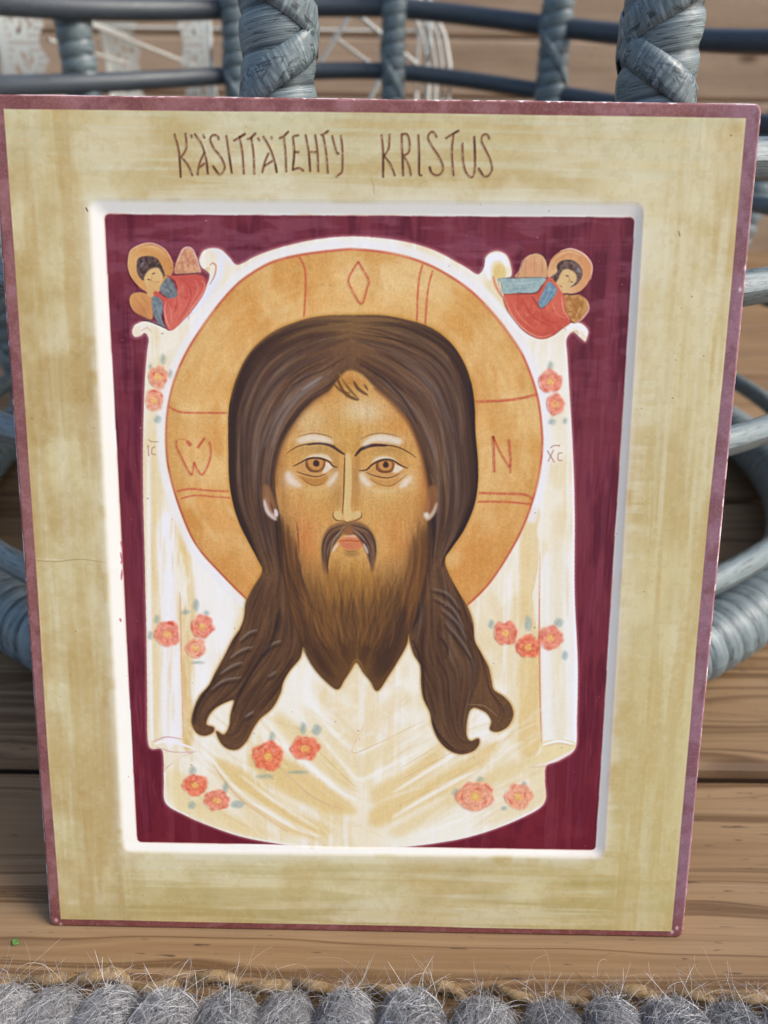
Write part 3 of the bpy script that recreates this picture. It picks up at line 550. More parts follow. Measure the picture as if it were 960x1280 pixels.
for x, y, rx, ry, c, a in ((363, 600, 11, 12, (232, 214, 196), .55), (415, 598, 9, 13, (232, 210, 176), .5), (456, 600, 10, 13, (232, 212, 178), .5), (507, 601, 11, 12, (234, 216, 198), .55), (392, 616, 24, 9, (224, 184, 116), .6), (480, 616, 26, 9, (228, 192, 128), .6),
                           (394, 548, 26, 8, (230, 206, 170), .5), (480, 548, 28, 8, (230, 208, 176), .5), (390, 572, 20, 7, (216, 180, 118), .5), (484, 572, 22, 7, (218, 184, 120), .5), (380, 520, 16, 14, (224, 190, 134), .45), (500, 570, 22, 30, (216, 160, 88), .35), (372, 640, 16, 22, (214, 150, 84), .5), (505, 640, 18, 26, (214, 158, 90), .5), (440, 740, 36, 22, (160, 112, 56), .5)):
    lay(bl(x, y, rx, ry), full, c, a)
before_face = cv.copy(); s5 = noise(4, 26, 71); lay(MF*np.clip(s5*2-1.1, 0, 1)*np.clip((ky(760)-Y)/100, 0, 1), full, (232, 184, 112), .14); lay(MF*np.clip(n_sp*2-1.1, 0, 1)*np.clip((ky(760)-Y)/100, 0, 1), full, (158, 104, 50), .03)
grit = np.clip((X-kx(455))/(90*PX), 0, 1)
lay(M0[..., 0]*(.15+.85*grit)*np.clip(noise(2., 2., 91, 1)*2.2-1.5, 0, 1), full, (196, 146, 86), .2); lay(M0[..., 0]*np.clip(noise(2., 2., 92, 1)*2.2-1.5, 0, 1), full, (60, 42, 34), .10)
# hatching that models the skin, as painters of panels do
for i in range(420):
    x = RG.uniform(352, 530); y = RG.uniform(500, 660); dx = (x-440)/90
    st([(x, y), (x+dx*5+RG.normal(0, 1), y+RG.uniform(7, 20)), (x+dx*2, y+RG.uniform(20, 34))], RG.uniform(.8, 2.4), [(232, 190, 124), (196, 134, 66), (224, 172, 100), (238, 206, 150), (204, 138, 72)][RG.integers(5)], RG.uniform(.08, .24)*(.5 if abs(dx) > .85 else 1), 1.0)
cv[:] = before_face*(1-MF[..., None])+cv*MF[..., None]
# hairline shade
st([(344, 610), (346, 580), (356, 552), (373, 524), (393, 502), (414, 487)], 5, (132, 84, 50), .5, 3, taper=0)
st([(468, 484), (491, 505), (511, 529), (523, 556), (531, 586), (538, 625)], 4.5, (120, 72, 44), .6, 2.2, taper=0)
# forelock
for p, w, c in (([(420, 470), (430, 490), (440, 497), (449, 500)], 4, (96, 66, 38)), ([(428, 474), (438, 488), (449, 499)], 3, (120, 86, 46)), ([(442, 476), (448, 486), (460, 494)], 4, (96, 66, 40)), ([(418, 480), (426, 488), (438, 492)], 3, (112, 76, 44)), ([(436, 480), (445, 490), (447, 498)], 2, (210, 160, 90)), ([(455, 480), (460, 488)], 3, (110, 80, 50)), ([(424, 466), (432, 482)], 2, (180, 130, 60))):
    st(p, w, c, .8, .9)
# jaw and cheek beard over the face
strands([(350, 640), (352, 690), (358, 735), (370, 765)], [(372, 672), (374, 700), (380, 730), (392, 760)], 90, [(84, 58, 42), (110, 74, 46), (68, 50, 44), (140, 92, 54)], (1, 3.5), (.2, .55), (.3, .7), 1.2)
strands([(536, 640), (534, 690), (528, 735), (518, 765)], [(508, 664), (510, 700), (504, 730), (494, 760)], 90, [(84, 58, 42), (110, 74, 46), (128, 84, 50), (150, 100, 56)], (1, 3.5), (.2, .5), (.3, .7), 1.2)
strands([(368, 690), (374, 730), (384, 775), (400, 812)], [(512, 690), (508, 730), (498, 775), (482, 812)], 220, [(90, 62, 42), (120, 82, 50), (150, 104, 56), (76, 54, 42)], (1, 3), (.15, .42), (.25, .6), 1.1, t0=.2)
strands([(404, 695), (402, 730), (404, 760)], [(476, 695), (478, 730), (476, 760)], 70, [(190, 138, 66), (170, 118, 58), (150, 100, 52)], (1, 3), (.2, .5), (.4, .9), 1.2)
st([(371, 652), (373, 672), (374, 690)], 1.6, (120, 74, 46), .7)
# ears
fill([(330, 606), (337, 608), (342, 620), (346, 634), (345, 650), (338, 646), (332, 634), (328, 620)], (156, 108, 70), .8, 2)
fill([(534, 612), (541, 606), (547, 612), (547, 628), (541, 644), (533, 650), (531, 636)], (158, 106, 68), .75, 2)
st([(332, 620), (336, 636), (346, 648)], 7, (168, 128, 92), .7, 1.6); st([(330, 624), (335, 640), (346, 650)], 5, (228, 212, 210), .85, 1.5); st([(344, 636), (346, 646)], 6, (240, 232, 234), .85, 1.4); st([(332, 608), (338, 630)], 3, (150, 110, 78), .7); st([(338, 628), (343, 642)], 2.2, (110, 70, 60), .8)
st([(530, 640), (534, 648), (542, 640), (546, 628)], 5, (214, 190, 164), .85, 1.5); st([(533, 640), (534, 647)], 6, (238, 230, 224), .8, 1.4); st([(541, 626), (538, 638)], 3, (140, 84, 60), .8); st([(545, 622), (543, 606), (538, 592)], 3, (140, 96, 60), .5, 1.2)
# brows
st([(358, 567), (372, 558), (392, 554), (410, 556), (424, 563), (431, 568)], 1.6, (96, 64, 44), .9); st([(384, 556), (400, 554), (414, 557), (426, 565), (431, 568)], 3.4, (84, 60, 56), .9)
fill([(371, 551), (378, 546), (392, 543), (408, 546), (417, 553), (406, 553), (390, 551), (376, 554)], (236, 222, 200), .85, 2.2); st([(372, 546), (390, 541.5), (408, 544), (416, 548)], 1.2, (128, 88, 54), .75)
st([(443, 570), (452, 561), (466, 556), (482, 556), (498, 559), (512, 566), (520, 572)], 1.6, (96, 62, 44), .9); st([(444, 570), (452, 561), (466, 556.5), (484, 557)], 4.2, (74, 50, 50), .92)
fill([(452, 556), (460, 548), (474, 543), (490, 545), (502, 549), (500, 556), (486, 553), (468, 552), (458, 557)], (236, 224, 206), .85, 2.2); st([(450, 549), (464, 543), (480, 541.5), (500, 546)], 1.2, (128, 88, 54), .7)
def eye(ex, flip, W0, sclx):
    pass
# left eye in the picture
fill([(378, 578), (386, 570), (398, 567), (410, 569), (415, 577), (404, 573), (392, 573), (382, 577)], (232, 218, 196), .8, 1.4)
fill([(370, 583), (384, 576), (396, 573), (408, 575), (416, 583), (408, 592), (396, 596), (380, 593)], (210, 156, 94), .9, 1.3)
fill([(404, 579), (411, 578), (416, 583), (410, 589), (404, 591)], (238, 222, 198), .9, 1)
fill([(382, 576), (386, 573), (404, 573), (407, 580), (403, 588), (395, 590), (386, 587), (382, 581)], (150, 98, 56), 1, .8); fill([(385, 577), (388, 574), (402, 574), (404, 580), (400, 586), (394, 587), (388, 584)], (208, 146, 84), 1, .8)
fill([(392, 577), (395, 574.5), (399, 577), (399, 581.5), (396, 583), (392, 581.5)], (66, 46, 44), .95, .8); st([(383, 578), (384, 584), (390, 589), (400, 589)], 1.8, (96, 64, 50), .8)
st([(366, 583), (376, 578), (386, 573), (398, 572.3), (410, 576), (416, 582), (422, 584)], 2.2, (78, 52, 42), .95); st([(370, 589), (382, 593), (396, 595.5), (408, 592)], 1.5, (104, 68, 46), .9)
fill([(374, 594), (386, 597), (400, 597), (410, 594), (408, 602), (396, 607), (384, 603)], (190, 130, 68), .85, 1.8); st([(376, 596), (386, 604), (396, 606.5), (406, 603)], 1.3, (140, 90, 52), .7)
fill([(357, 592), (362, 589), (368, 598), (378, 606), (374, 609), (364, 606), (358, 599)], (238, 222, 204), .85, 2.6); fill([(422, 588), (423, 592), (417, 603), (408, 608), (412, 600), (417, 594)], (238, 224, 200), .85, 2.6); st([(372, 610), (394, 612), (412, 609)], 4, (224, 186, 128), .5, 2)
# right eye
fill([(464, 578), (470, 572), (480, 569.5), (492, 573), (499, 580), (488, 575), (474, 575)], (232, 220, 200), .8, 1.4)
fill([(456, 588), (466, 580), (478, 575), (490, 576), (504, 583), (500, 591), (488, 597), (470, 595)], (210, 156, 94), .9, 1.3)
fill([(493, 581), (499, 582), (504, 585), (498, 590), (491, 590)], (238, 222, 198), .9, 1)
fill([(470, 580), (474, 576), (490, 576), (493, 582), (490, 589), (482, 591), (473, 588)], (144, 92, 54), 1, .8); fill([(473, 580), (476, 577), (488, 577), (490, 582), (487, 587), (480, 588), (475, 585)], (206, 146, 82), 1, .8)
fill([(479, 579), (482, 576.5), (485.5, 579), (485.5, 583), (482, 584.5), (479, 583)], (66, 46, 44), .95, .8); st([(471, 580), (471, 586), (478, 590), (488, 589)], 1.8, (96, 64, 50), .8)
st([(449, 588), (458, 587), (466, 580), (478, 574.6), (490, 575), (502, 582), (510, 585)], 2.2, (78, 52, 42), .95); st([(457, 590), (470, 595), (486, 597), (500, 592)], 1.5, (104, 68, 46), .9)
fill([(460, 594), (474, 599), (488, 600), (500, 596), (496, 603), (486, 607), (470, 603)], (204, 148, 82), .8, 1.8); st([(462, 598), (474, 605), (488, 607), (500, 600), (508, 593)], 1.3, (140, 90, 52), .7)
fill([(449, 591), (455, 593), (460, 600), (466, 606), (460, 608), (452, 602)], (238, 224, 204), .85, 2.6); fill([(514, 594), (513, 600), (506, 608), (499, 610), (503, 602), (509, 597)], (240, 226, 206), .85, 2.4); st([(458, 610), (478, 614), (496, 612)], 5, (232, 200, 146), .6, 2.4)
# nose
fill([(431, 570), (438, 568), (440, 590), (440, 615), (438, 632), (441, 645), (435, 652), (430, 645), (430, 615), (431, 590)], (228, 196, 134), .9, 1.6)
st([(431, 566), (430.5, 590), (429.5, 620), (428, 644)], 1.8, (112, 76, 46), .85); st([(441, 572), (441, 600), (440, 632)], 1.4, (176, 124, 68), .6, 1)
fill([(417, 641), (421, 638), (427, 640), (428, 647), (422, 650), (417, 646)], (224, 190, 128), .95, 1); st([(417, 640), (416.5, 645), (421, 650), (430, 651)], 1.6, (116, 76, 48), .85)
fill([(441, 641), (446, 638), (452, 640), (451, 646), (445, 649), (441, 647)], (224, 190, 130), .95, 1); st([(452, 640), (451.5, 646), (445, 650), (438, 652)], 1.6, (122, 80, 48), .85)
st([(429, 650), (434, 653), (439, 651)], 1.6, (110, 72, 46), .8); st([(423, 610), (423, 636)], 6, (184, 134, 76), .6, 2.5)
# mouth and moustache
fill([(424, 675), (434, 669), (442, 668), (452, 672), (457, 678), (452, 684), (440, 687), (428, 684)], (216, 132, 88), .95, 1); fill([(424, 674), (436, 668), (444, 667), (452, 672), (440, 671), (432, 671)], (232, 196, 160), .85, 1); st([(424, 676), (436, 675), (446, 676), (455, 675)], 1.3, (160, 84, 56), .85)
fill([(427, 678), (440, 678), (452, 679), (446, 686), (434, 686)], (212, 128, 90), .8, 1); fill([(430, 690), (440, 688), (450, 690), (446, 695), (434, 695)], (156, 116, 68), .6, 1.8); st([(428, 687), (440, 689), (450, 686)], 1.2, (150, 96, 56), .7)
MUL = [(434, 653), (424, 653), (412, 658), (404, 670), (401, 688), (403, 708), (408, 716), (410, 700), (413, 688), (420, 676), (430, 664), (437, 658)]
MUR = [(436, 653), (448, 652), (460, 658), (468, 670), (471, 688), (469, 704), (465, 715), (462, 700), (459, 686), (452, 674), (442, 664), (436, 658)]
fill(MUL, (122, 86, 62), .8, 1.8); fill(MUR, (116, 82, 62), .8, 1.8)
fill([(430, 662), (437, 658), (446, 664), (444, 668), (432, 668)], (150, 98, 64), .9, 1)
strands([(432, 655), (412, 662), (403, 680), (404, 706)], [(434, 662), (422, 674), (413, 690), (409, 714)], 40, [(72, 52, 46), (130, 100, 80), (112, 84, 66), (66, 48, 46)], (.9, 2), (.35, .7), (.3, .7), .8)
strands([(438, 655), (460, 662), (470, 680), (468, 706)], [(438, 662), (450, 674), (458, 690), (464, 712)], 40, [(72, 52, 46), (130, 100, 80), (104, 70, 60), (64, 46, 46)], (.9, 2), (.35, .7), (.3, .7), .8)
st([(431, 657), (424, 666), (416, 678), (413, 692)], 1.8, (176, 150, 128), .7); st([(408, 690), (409, 704), (410, 718)], 1.8, (84, 54, 42), .8); st([(440, 660), (450, 668), (458, 678)], 1.8, (150, 132, 126), .6)
st([(424, 678), (419, 684), (416, 690)], 3, (232, 222, 210), .75, 1.2); st([(454, 679), (458, 686), (460, 692)], 3, (232, 222, 210), .75, 1.2); st([(401, 672), (400, 690), (402, 706)], 2, (196, 150, 96), .5, 1.4); st([(472, 672), (474, 690), (471, 706)], 2, (200, 154, 96), .5, 1.4)

# --- lettering on the border, cut thinly in red-brown
WRITE = {'K': [[(218, 167), (224, 190), (226, 222)], [(232, 166), (233, 185), (226, 197)], [(227, 197), (235, 206), (241, 220)]],
 'A': [[(243, 167), (252, 180), (258, 200), (260, 218)], [(256, 190), (250, 203), (247, 219)], [(250, 209), (256, 204)], [(239, 168), (240, 173)], [(254, 168), (256, 173)]],
 'S': [[(274, 175), (272, 170), (266, 169), (263, 175), (268, 186), (276, 196), (281, 208), (278, 216), (273, 217), (266, 207)]],
 'I': [[(283, 169), (286, 190), (290, 217)]],
 'T': [[(292, 176), (299, 172), (307, 167)], [(299, 170), (303, 190), (305, 218)]],
 'T ': [[(309, 174), (314, 172), (320, 166)], [(314, 171), (317, 192), (318, 218)]],
 'A ': [[(329, 170), (338, 186), (344, 204), (346, 216)], [(336, 191), (331, 203), (328, 216)], [(330, 208), (341, 201)], [(322, 172), (325, 176)], [(339, 170), (340, 174)]],
 'T  ': [[(349, 173), (355, 170), (361, 164)], [(355, 171), (357, 190), (358, 215)]],
 'E': [[(366, 170), (368, 190), (366, 213)], [(367, 170), (374, 169)], [(368, 190), (374, 190)], [(367, 212), (374, 210), (380, 214)]],
 'H': [[(382, 168), (386, 190), (388, 215)], [(394, 168), (397, 190), (398, 215)], [(388, 190), (396, 190)]],
 'T   ': [[(401, 169), (406, 167), (411, 163)], [(404, 169), (408, 192), (410, 217)]],
 'Y': [[(415, 169), (418, 180), (421, 191), (424, 192)], [(426, 169), (428, 185), (428, 212), (424, 218), (420, 221)]],
 'K ': [[(477, 168), (479, 190), (479, 222)], [(487, 167), (486, 185), (480, 195)], [(480, 195), (488, 205), (494, 220)]],
 'R': [[(502, 167), (503, 190), (504, 220)], [(502, 168), (509, 168), (512, 178), (511, 190), (504, 195)], [(505, 196), (511, 206), (514, 220)]],
 'I ': [[(523, 168), (524, 190), (524, 219)], [(524, 219), (528, 219)]],
 'S ': [[(546, 172), (543, 166), (539, 165), (535, 172), (541, 184), (549, 196), (554, 209), (551, 217), (545, 219), (539, 215), (537, 208)]],
 'T    ': [[(557, 173), (565, 168), (574, 163)], [(567, 168), (565, 190), (567, 220)]],
 'U': [[(578, 178), (579, 200), (582, 214), (588, 221), (592, 219), (594, 205), (593, 170)]],
 'S  ': [[(612, 174), (609, 168), (604, 169), (602, 176), (607, 187), (613, 200), (615, 212), (610, 220), (604, 219), (598, 210)]]}
for ch, L in WRITE.items():
    for p in L:
        st(p, 2.6, (150, 108, 80), .5, .9, taper=0, deep=0); st(p, 1.7, (124, 78, 54), .85, .6, taper=0, deep=0, brk=n_f+.35)
    for p in L[:1]: st(p[-2:], 2.2, (84, 52, 38), .6, .7, deep=0)
# red-brown edge band, about five millimetres
ed = np.minimum(np.minimum(X, (CW-X)*.84), np.minimum(Y*.95, (CH-Y)*1.3))/SC*1000 + (noise(400, 400, 85, 1)-.5)*.5
wmm = 4.6
em = np.clip((wmm-ed)*2.6, 0, 1)
lay(em, full, (136, 84, 82), .95, tex=n_mid, c2=(150, 100, 102))
lay(em*np.clip((X/CW-.9)*12, 0, 1), full, (142, 106, 122), .75)  # bluish reflected sheen painted into the right side of the band
lay(em*np.clip((Y/CH-.94)*16, 0, 1), full, (126, 68, 60), .8)
lay(em*np.clip(noise(14, 14, 81)*2-1, 0, 1), full, (172, 126, 134), .3); lay(em*np.clip(noise(40, 40, 82)*2-1.1, 0, 1), full, (112, 64, 64), .45)
lay(em*np.clip(n_sp*2-1.1, 0, 1), full, (206, 176, 184), .12)
lay(np.clip((.55-ed)*3, 0, 1)*np.clip(noise(60, 60, 83)*2.6-.9, 0, 1), full, (226, 204, 208), .7); lay(np.clip((.8-ed)*2.5, 0, 1)*np.clip(noise(20, 20, 84)*3-2.2, 0, 1), full, (238, 226, 226), .8)
for _ in range(18):
    x = RG.uniform(500, CW); lay(*mask(np.array([[x, 0], [x+RG.uniform(4, 14), 0], [x+6, RG.uniform(2, 5)]]), .6), (244, 240, 238), .9)
for x, y in ((932, 335), (925, 362), (840, 1165), (846, 1160), (76, 1156), (70, 1150)):
    k = K([(x, y)], 0)[0]; lay(*mask(np.array([k+(-3, 0), k+(0, -6), k+(4, 0), k+(0, 5)]), 1.4), (236, 218, 226), .8)
# hair cracks, specks and dust
st([(40, 700), (70, 702), (100, 699), (132, 703)], 1.0, (150, 118, 70), .6, deep=0); st([(44, 698), (80, 700)], 1, (236, 226, 200), .6, deep=0)
st([(463, 222), (467, 232), (468, 245)], .9, (140, 120, 90), .5, deep=0); st([(848, 288), (850, 296)], 1.2, (80, 60, 40), .6, deep=0); st([(107, 259), (110, 265)], 1.6, (70, 40, 40), .7, deep=0)
for _ in range(170):
    x, y = RG.uniform(20, CW-20), RG.uniform(20, CH-20); st(np.array([[x, y], [x+1, y+.6], [x+RG.uniform(1, 4), y+1.5]]), RG.uniform(.6, 1.4), [(70, 50, 36), (120, 90, 60), (236, 226, 206)][RG.integers(3)], RG.uniform(.25, .8), .6, raw=True)
# tooth of the gesso and the varnish grain
bb_ = np.stack([blur(cv[..., k], 1.6) for k in range(3)], -1); cv = cv+(cv-bb_)*.55
g1 = noise(2.6, 2.6, 95, 2)-.5; g2 = noise(5.5, 5.5, 96, 2)-.5; g3 = n_v*0+noise(3, 34, 97, 2)-.5
infield = np.zeros((CH, CW), np.float32); mm, bb = mask(rrect(F4, 9), 3); infield[bb[1]:bb[3], bb[0]:bb[2]] = mm
mid_ = 4*cv.mean(2)*(1-cv.mean(2))
cv *= 1+((g1*.03+g2*.018+g3*.018)*(infield*mid_*.9+.14))[..., None]
cv = np.clip(cv, 0, 1)
# ------------------------------------------------------------------ materials
def newmat(name):
    m = bpy.data.materials.new(name); m.use_nodes = True; t = m.node_tree
    return m, t, t.nodes['Principled BSDF'], t.nodes.new, t.links.new
def ramp(t, fac, stops, interp='LINEAR'):
    r = t.nodes.new('ShaderNodeValToRGB'); r.color_ramp.interpolation = interp; e = r.color_ramp.elements
    while len(e) < len(stops): e.new(.5)
    for el, (p, c) in zip(e, stops): el.position = p; el.color = (*c, 1)
    t.links.new(fac, r.inputs[0]); return r.outputs[0]
def tex(t, kind, scale, vec, sc3=(1, 1, 1), detail=4, rough=.6, dist=0, loc=(0, 0, 0)):
    mp = t.nodes.new('ShaderNodeMapping'); t.links.new(vec, mp.inputs[0]); mp.inputs['Scale'].default_value = sc3; mp.inputs['Location'].default_value = loc
    n = t.nodes.new(kind); t.links.new(mp.outputs[0], n.inputs[0]); n.inputs['Scale'].default_value = scale
    if kind == 'ShaderNodeTexNoise': n.inputs['Detail'].default_value = detail; n.inputs['Roughness'].default_value = rough; n.inputs['Distortion'].default_value = dist
    return n
def mixc(t, f, a, b, mode='MIX'):
    m = t.nodes.new('ShaderNodeMix'); m.data_type = 'RGBA'; m.blend_type = mode
    for s, v in ((m.inputs[0], f), (m.inputs[6], a), (m.inputs[7], b)):
        if isinstance(v, bpy.types.NodeSocket): t.links.new(v, s)
        else: s.default_value = (*v, 1) if isinstance(v, tuple) else v
    return m.outputs[2]
def bump(t, b, h, s, d=.001):
    n = t.nodes.new('ShaderNodeBump'); n.inputs['Strength'].default_value = s; n.inputs['Distance'].default_value = d
    t.links.new(h, n.inputs['Height']); t.links.new(n.outputs[0], b.inputs['Normal'])

# painted surface: the computed painting, with satin varnish and brush relief
img = bpy.data.images.new('painting', CW, CH, alpha=False)
buf = np.ones((CH, CW, 4), np.float32); buf[..., :3] = cv[::-1]; img.pixels.foreach_set(buf.ravel()); img.update(); img.pack()
M_paint, t, b, N, L = newmat('egg tempera')
tc = N('ShaderNodeTexCoord'); im = N('ShaderNodeTexImage'); im.image = img; im.interpolation = 'Cubic'; im.extension = 'EXTEND'; L(tc.outputs['UV'], im.inputs[0])
hs = N('ShaderNodeHueSaturation'); hs.inputs['Value'].default_value = PAINT_VALUE; hs.inputs['Saturation'].default_value = PAINT_SAT; L(im.outputs[0], hs.inputs['Color'])
L(hs.outputs[0], b.inputs['Base Color']); b.inputs['Roughness'].default_value = .46; b.inputs['Specular IOR Level'].default_value = .14
n1 = tex(t, 'ShaderNodeTexNoise', 700, tc.outputs['Object'], detail=2); n2 = tex(t, 'ShaderNodeTexNoise', 60, tc.outputs['Object'], (1, 1, 1), detail=4)
ad = N('ShaderNodeMath'); ad.operation = 'ADD'; L(n1.outputs[0], ad.inputs[0]); L(n2.outputs[0], ad.inputs[1])
bump(t, b, ad.outputs[0], .06, .0003)
M_edge, t, b, N, L = newmat('worn painted edge')
tc = N('ShaderNodeTexCoord'); n = tex(t, 'ShaderNodeTexNoise', 160, tc.outputs['Object'], detail=6)
L(ramp(t, n.outputs[0], [(.35, (.22, .09, .10)), (.5, (.36, .20, .22)), (.62, (.60, .48, .48))]), b.inputs['Base Color']); b.inputs['Roughness'].default_value = .6

def wood(name, cols, sx=6, gap=None, seed=0, ringy=40, rough=.6, bumpy=.25):
    """grain runs along local x"""
    m, t, b, N, L = newmat(name); tc = N('ShaderNodeTexCoord'); oi = N('ShaderNodeObjectInfo')
    va = N('ShaderNodeVectorMath'); va.operation = 'ADD'; cb = N('ShaderNodeCombineXYZ'); mu = N('ShaderNodeMath'); mu.operation = 'MULTIPLY'; mu.inputs[1].default_value = 37
    L(oi.outputs['Random'], mu.inputs[0]); L(mu.outputs[0], cb.inputs[0]); L(mu.outputs[0], cb.inputs[1]); L(tc.outputs['Object'], va.inputs[0]); L(cb.outputs[0], va.inputs[1])
    v = va.outputs[0]
    warp = tex(t, 'ShaderNodeTexNoise', 5, v, (.5, 3.2, 3), detail=3, rough=.5)
    vm = N('ShaderNodeVectorMath'); vm.operation = 'MULTIPLY_ADD'; L(warp.outputs['Color'], vm.inputs[0]); vm.inputs[1].default_value = (.0, .07, 0); L(v, vm.inputs[2])
    rings = tex(t, 'ShaderNodeTexNoise', 1, vm.outputs[0], (.35, ringy, 12), detail=3, rough=.55)
    fib = tex(t, 'ShaderNodeTexNoise', 1, v, (9, 520, 300), detail=6, rough=.75)
    big = tex(t, 'ShaderNodeTexNoise', 1, v, (2.2, 9, 5), detail=4)
    c = ramp(t, rings.outputs[0], [(.30, cols[0]), (.47, cols[1]), (.53, cols[2]), (.57, cols[1]), (.72, cols[3])])
    c = mixc(t, .6, c, ramp(t, fib.outputs[0], [(.3, (.55, .5, .45)), (.55, (1, 1, 1))]), 'MULTIPLY')
    c = mixc(t, .6, c, ramp(t, big.outputs[0], [(.32, (.62, .55, .48)), (.62, (1, 1, 1))]), 'MULTIPLY')
    # small dark checks and knots
    ck = tex(t, 'ShaderNodeTexNoise', 1, v, (70, 520, 200), detail=2, loc=(3, 5, 1)); c = mixc(t, ramp(t, ck.outputs[0], [(.655, (0, 0, 0)), (.71, (.75, .75, .75))]), c, (.05, .03, .02))
    kn = tex(t, 'ShaderNodeTexVoronoi', 1, v, (4.2, 11, 1), loc=(.4, .2, 0)); c = mixc(t, ramp(t, kn.outputs[0], [(.04, (.85, .85, .85)), (.13, (0, 0, 0))]), c, (.09, .045, .02))
    L(c, b.inputs['Base Color']); b.inputs['Roughness'].default_value = rough; b.inputs['Specular IOR Level'].default_value = .35
    bump(t, b, fib.outputs[0], bumpy, .0006)
    return m
M_deck = wood('weathered pine deck', [(.235, .138, .064), (.305, .195, .10), (.14, .074, .03), (.335, .225, .125)], ringy=85)
M_wall = wood('pinkish timber cladding', [(.47, .335, .225), (.51, .37, .25), (.45, .32, .21), (.53, .39, .27)], ringy=14, bumpy=.1)

def wicker(name, cols, streak=(.02, .03, .035), edge=True):
    """UV: u runs round the cane in metres, v counts the turns of the strip"""
    m, t, b, N, L = newmat(name); uv = N('ShaderNodeTexCoord').outputs['UV']
    a = tex(t, 'ShaderNodeTexNoise', 1, uv, (70, 9, 1), detail=5, rough=.65, dist=.5); f = tex(t, 'ShaderNodeTexNoise', 1, uv, (26, 42, 1), detail=4)
    c = ramp(t, f.outputs[0], [(.3, cols[0]), (.5, cols[1]), (.7, cols[2])])
    s = tex(t, 'ShaderNodeTexNoise', 1, uv, (55, 5.5, 1), detail=6, rough=.75, dist=1.2, loc=(7, 3, 0))
    c = mixc(t, ramp(t, s.outputs[0], [(.52, (0, 0, 0)), (.62, (.9, .9, .9))]), c, streak)
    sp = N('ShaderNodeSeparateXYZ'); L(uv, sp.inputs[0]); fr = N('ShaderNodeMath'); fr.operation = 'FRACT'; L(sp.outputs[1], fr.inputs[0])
    if edge: c = mixc(t, ramp(t, fr.outputs[0], [(0, (.85, .85, .85)), (.06, (.7, .7, .7)), (.13, (0, 0, 0)), (.93, (0, 0, 0)), (1, (.85, .85, .85))]), c, streak)  # shadow in the grooves between turns put into the colour as dark lines
    L(c, b.inputs['Base Color']); b.inputs['Roughness'].default_value = .38; b.inputs['Specular IOR Level'].default_value = .5
    bump(t, b, a.outputs[0], .5, .0006); return m
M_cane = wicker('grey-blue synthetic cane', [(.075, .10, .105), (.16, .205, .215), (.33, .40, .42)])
M_dark = wicker('dark slate cane', [(.028, .036, .046), (.05, .062, .076), (.085, .10, .115)], edge=False)
M_strip = wicker('grey-blue flat cane strip', [(.075, .10, .105), (.16, .205, .215), (.33, .40, .42)], edge=False)

# ------------------------------------------------------------------ geometry helpers
def tube(path, r, seg=10, closed=False, prof=None, rs=None, pitch=None, flat=1.0, amp=.12, up=Vector((0, 0, 1))):
    """a tube along a path; with a pitch it swells like a strip wound round it; returns verts, faces, uvs"""
    n = len(path); V, Fc, U = [], [], []; s = 0.
    for i, p in enumerate(path):
        a = path[(i-1) % n] if (closed or i) else path[0]; c = path[(i+1) % n] if (closed or i < n-1) else path[-1]
        T = (c-a).normalized(); S = T.cross(up)
        if S.length < 1e-3: S = T.cross(Vector((0, 1, 0)))
        S.normalize(); W_ = S.cross(T).normalized()
        if i: s += (p-path[i-1]).length
        for k in range(seg+1):
            th = 2*math.pi*k/seg; rr = rs[i] if rs is not None else r
            ph = 0.
            if pitch:
                ph = s/pitch+k/seg; q = ph % 1.0
                rr *= 1+amp*(1-abs(2*q-1)**3.2)-amp*.5+.05*(q-.5)
            V.append(p+(S*math.cos(th)*rr+W_*math.sin(th)*rr*flat)); U.append((k/seg*2*math.pi*r, ph if pitch else s*20))
    m = n if closed else n-1
    for i in range(m):
        for k in range(seg):
            a = i*(seg+1)+k; b_ = ((i+1) % n)*(seg+1)+k; Fc.append((a, b_, b_+1, a+1))
    return V, Fc, U
def join(parts):
    V, Fc, U, o = [], [], [], 0
    for v, f, u in parts:
        V += list(v); Fc += [tuple(x+o for x in q) for q in f]; U += list(u); o += len(v)
    return V, Fc, U
def box_bev(x0, x1, y0, y1, z0, z1, r=.003, ry=True):
    """a board running along x with rounded long edges"""
    prof = [(y0, z0), (y0, z1-r), (y0+r*.3, z1-r*.3), (y0+r, z1), (y1-r, z1), (y1-r*.3, z1-r*.3), (y1, z1-r), (y1, z0)]
    V = [(x, y, z) for x in (x0, x1) for y, z in prof]; n = len(prof)
    Fc = [(i, (i+1) % n, n+(i+1) % n, n+i) for i in range(n)]+[tuple(range(n))[::-1], tuple(range(n, 2*n))]
    Fc = [f[::-1] for f in Fc]
    return V, Fc

# ------------------------------------------------------------------ deck and wall
M_gap_side = wood('gap-shaded dirty board edge', [(.05, .035, .025), (.08, .055, .04), (.03, .02, .015), (.09, .065, .05)])  # board sides coloured dark for the shade in the gaps as well as dirt
deck = tag(empty('deck'), 'weathered pine deck of wide planks under the icon and chair', kind='structure')
k = 0
pitch, gap = .150, .0050
for i in range(-6, 12):
    y0 = .0850+pitch*i; y1 = y0+pitch-gap
    rx = random.Random(i).uniform(-.3, .3)
    V, Fc = box_bev(-2.6, 2.6, 0, pitch-gap, -.028, 0, .0052)
    o = mk('plank', V, Fc, M_deck, deck, smooth=False); o.data.materials.append(M_gap_side); o.data.polygons[0].material_index = 1; o.data.polygons[6].material_index = 1; o.location = (0, y0, random.Random(i+50).uniform(-.0006, .0004) if i != -1 else 0)
ug = tag(mk('ground', [(-6, -3, -.06), (6, -3, -.06), (6, 4, -.06), (-6, 4, -.06)], [(0, 1, 2, 3)], newmat('dark earth')[0], smooth=False), 'dark ground under the deck', kind='structure')
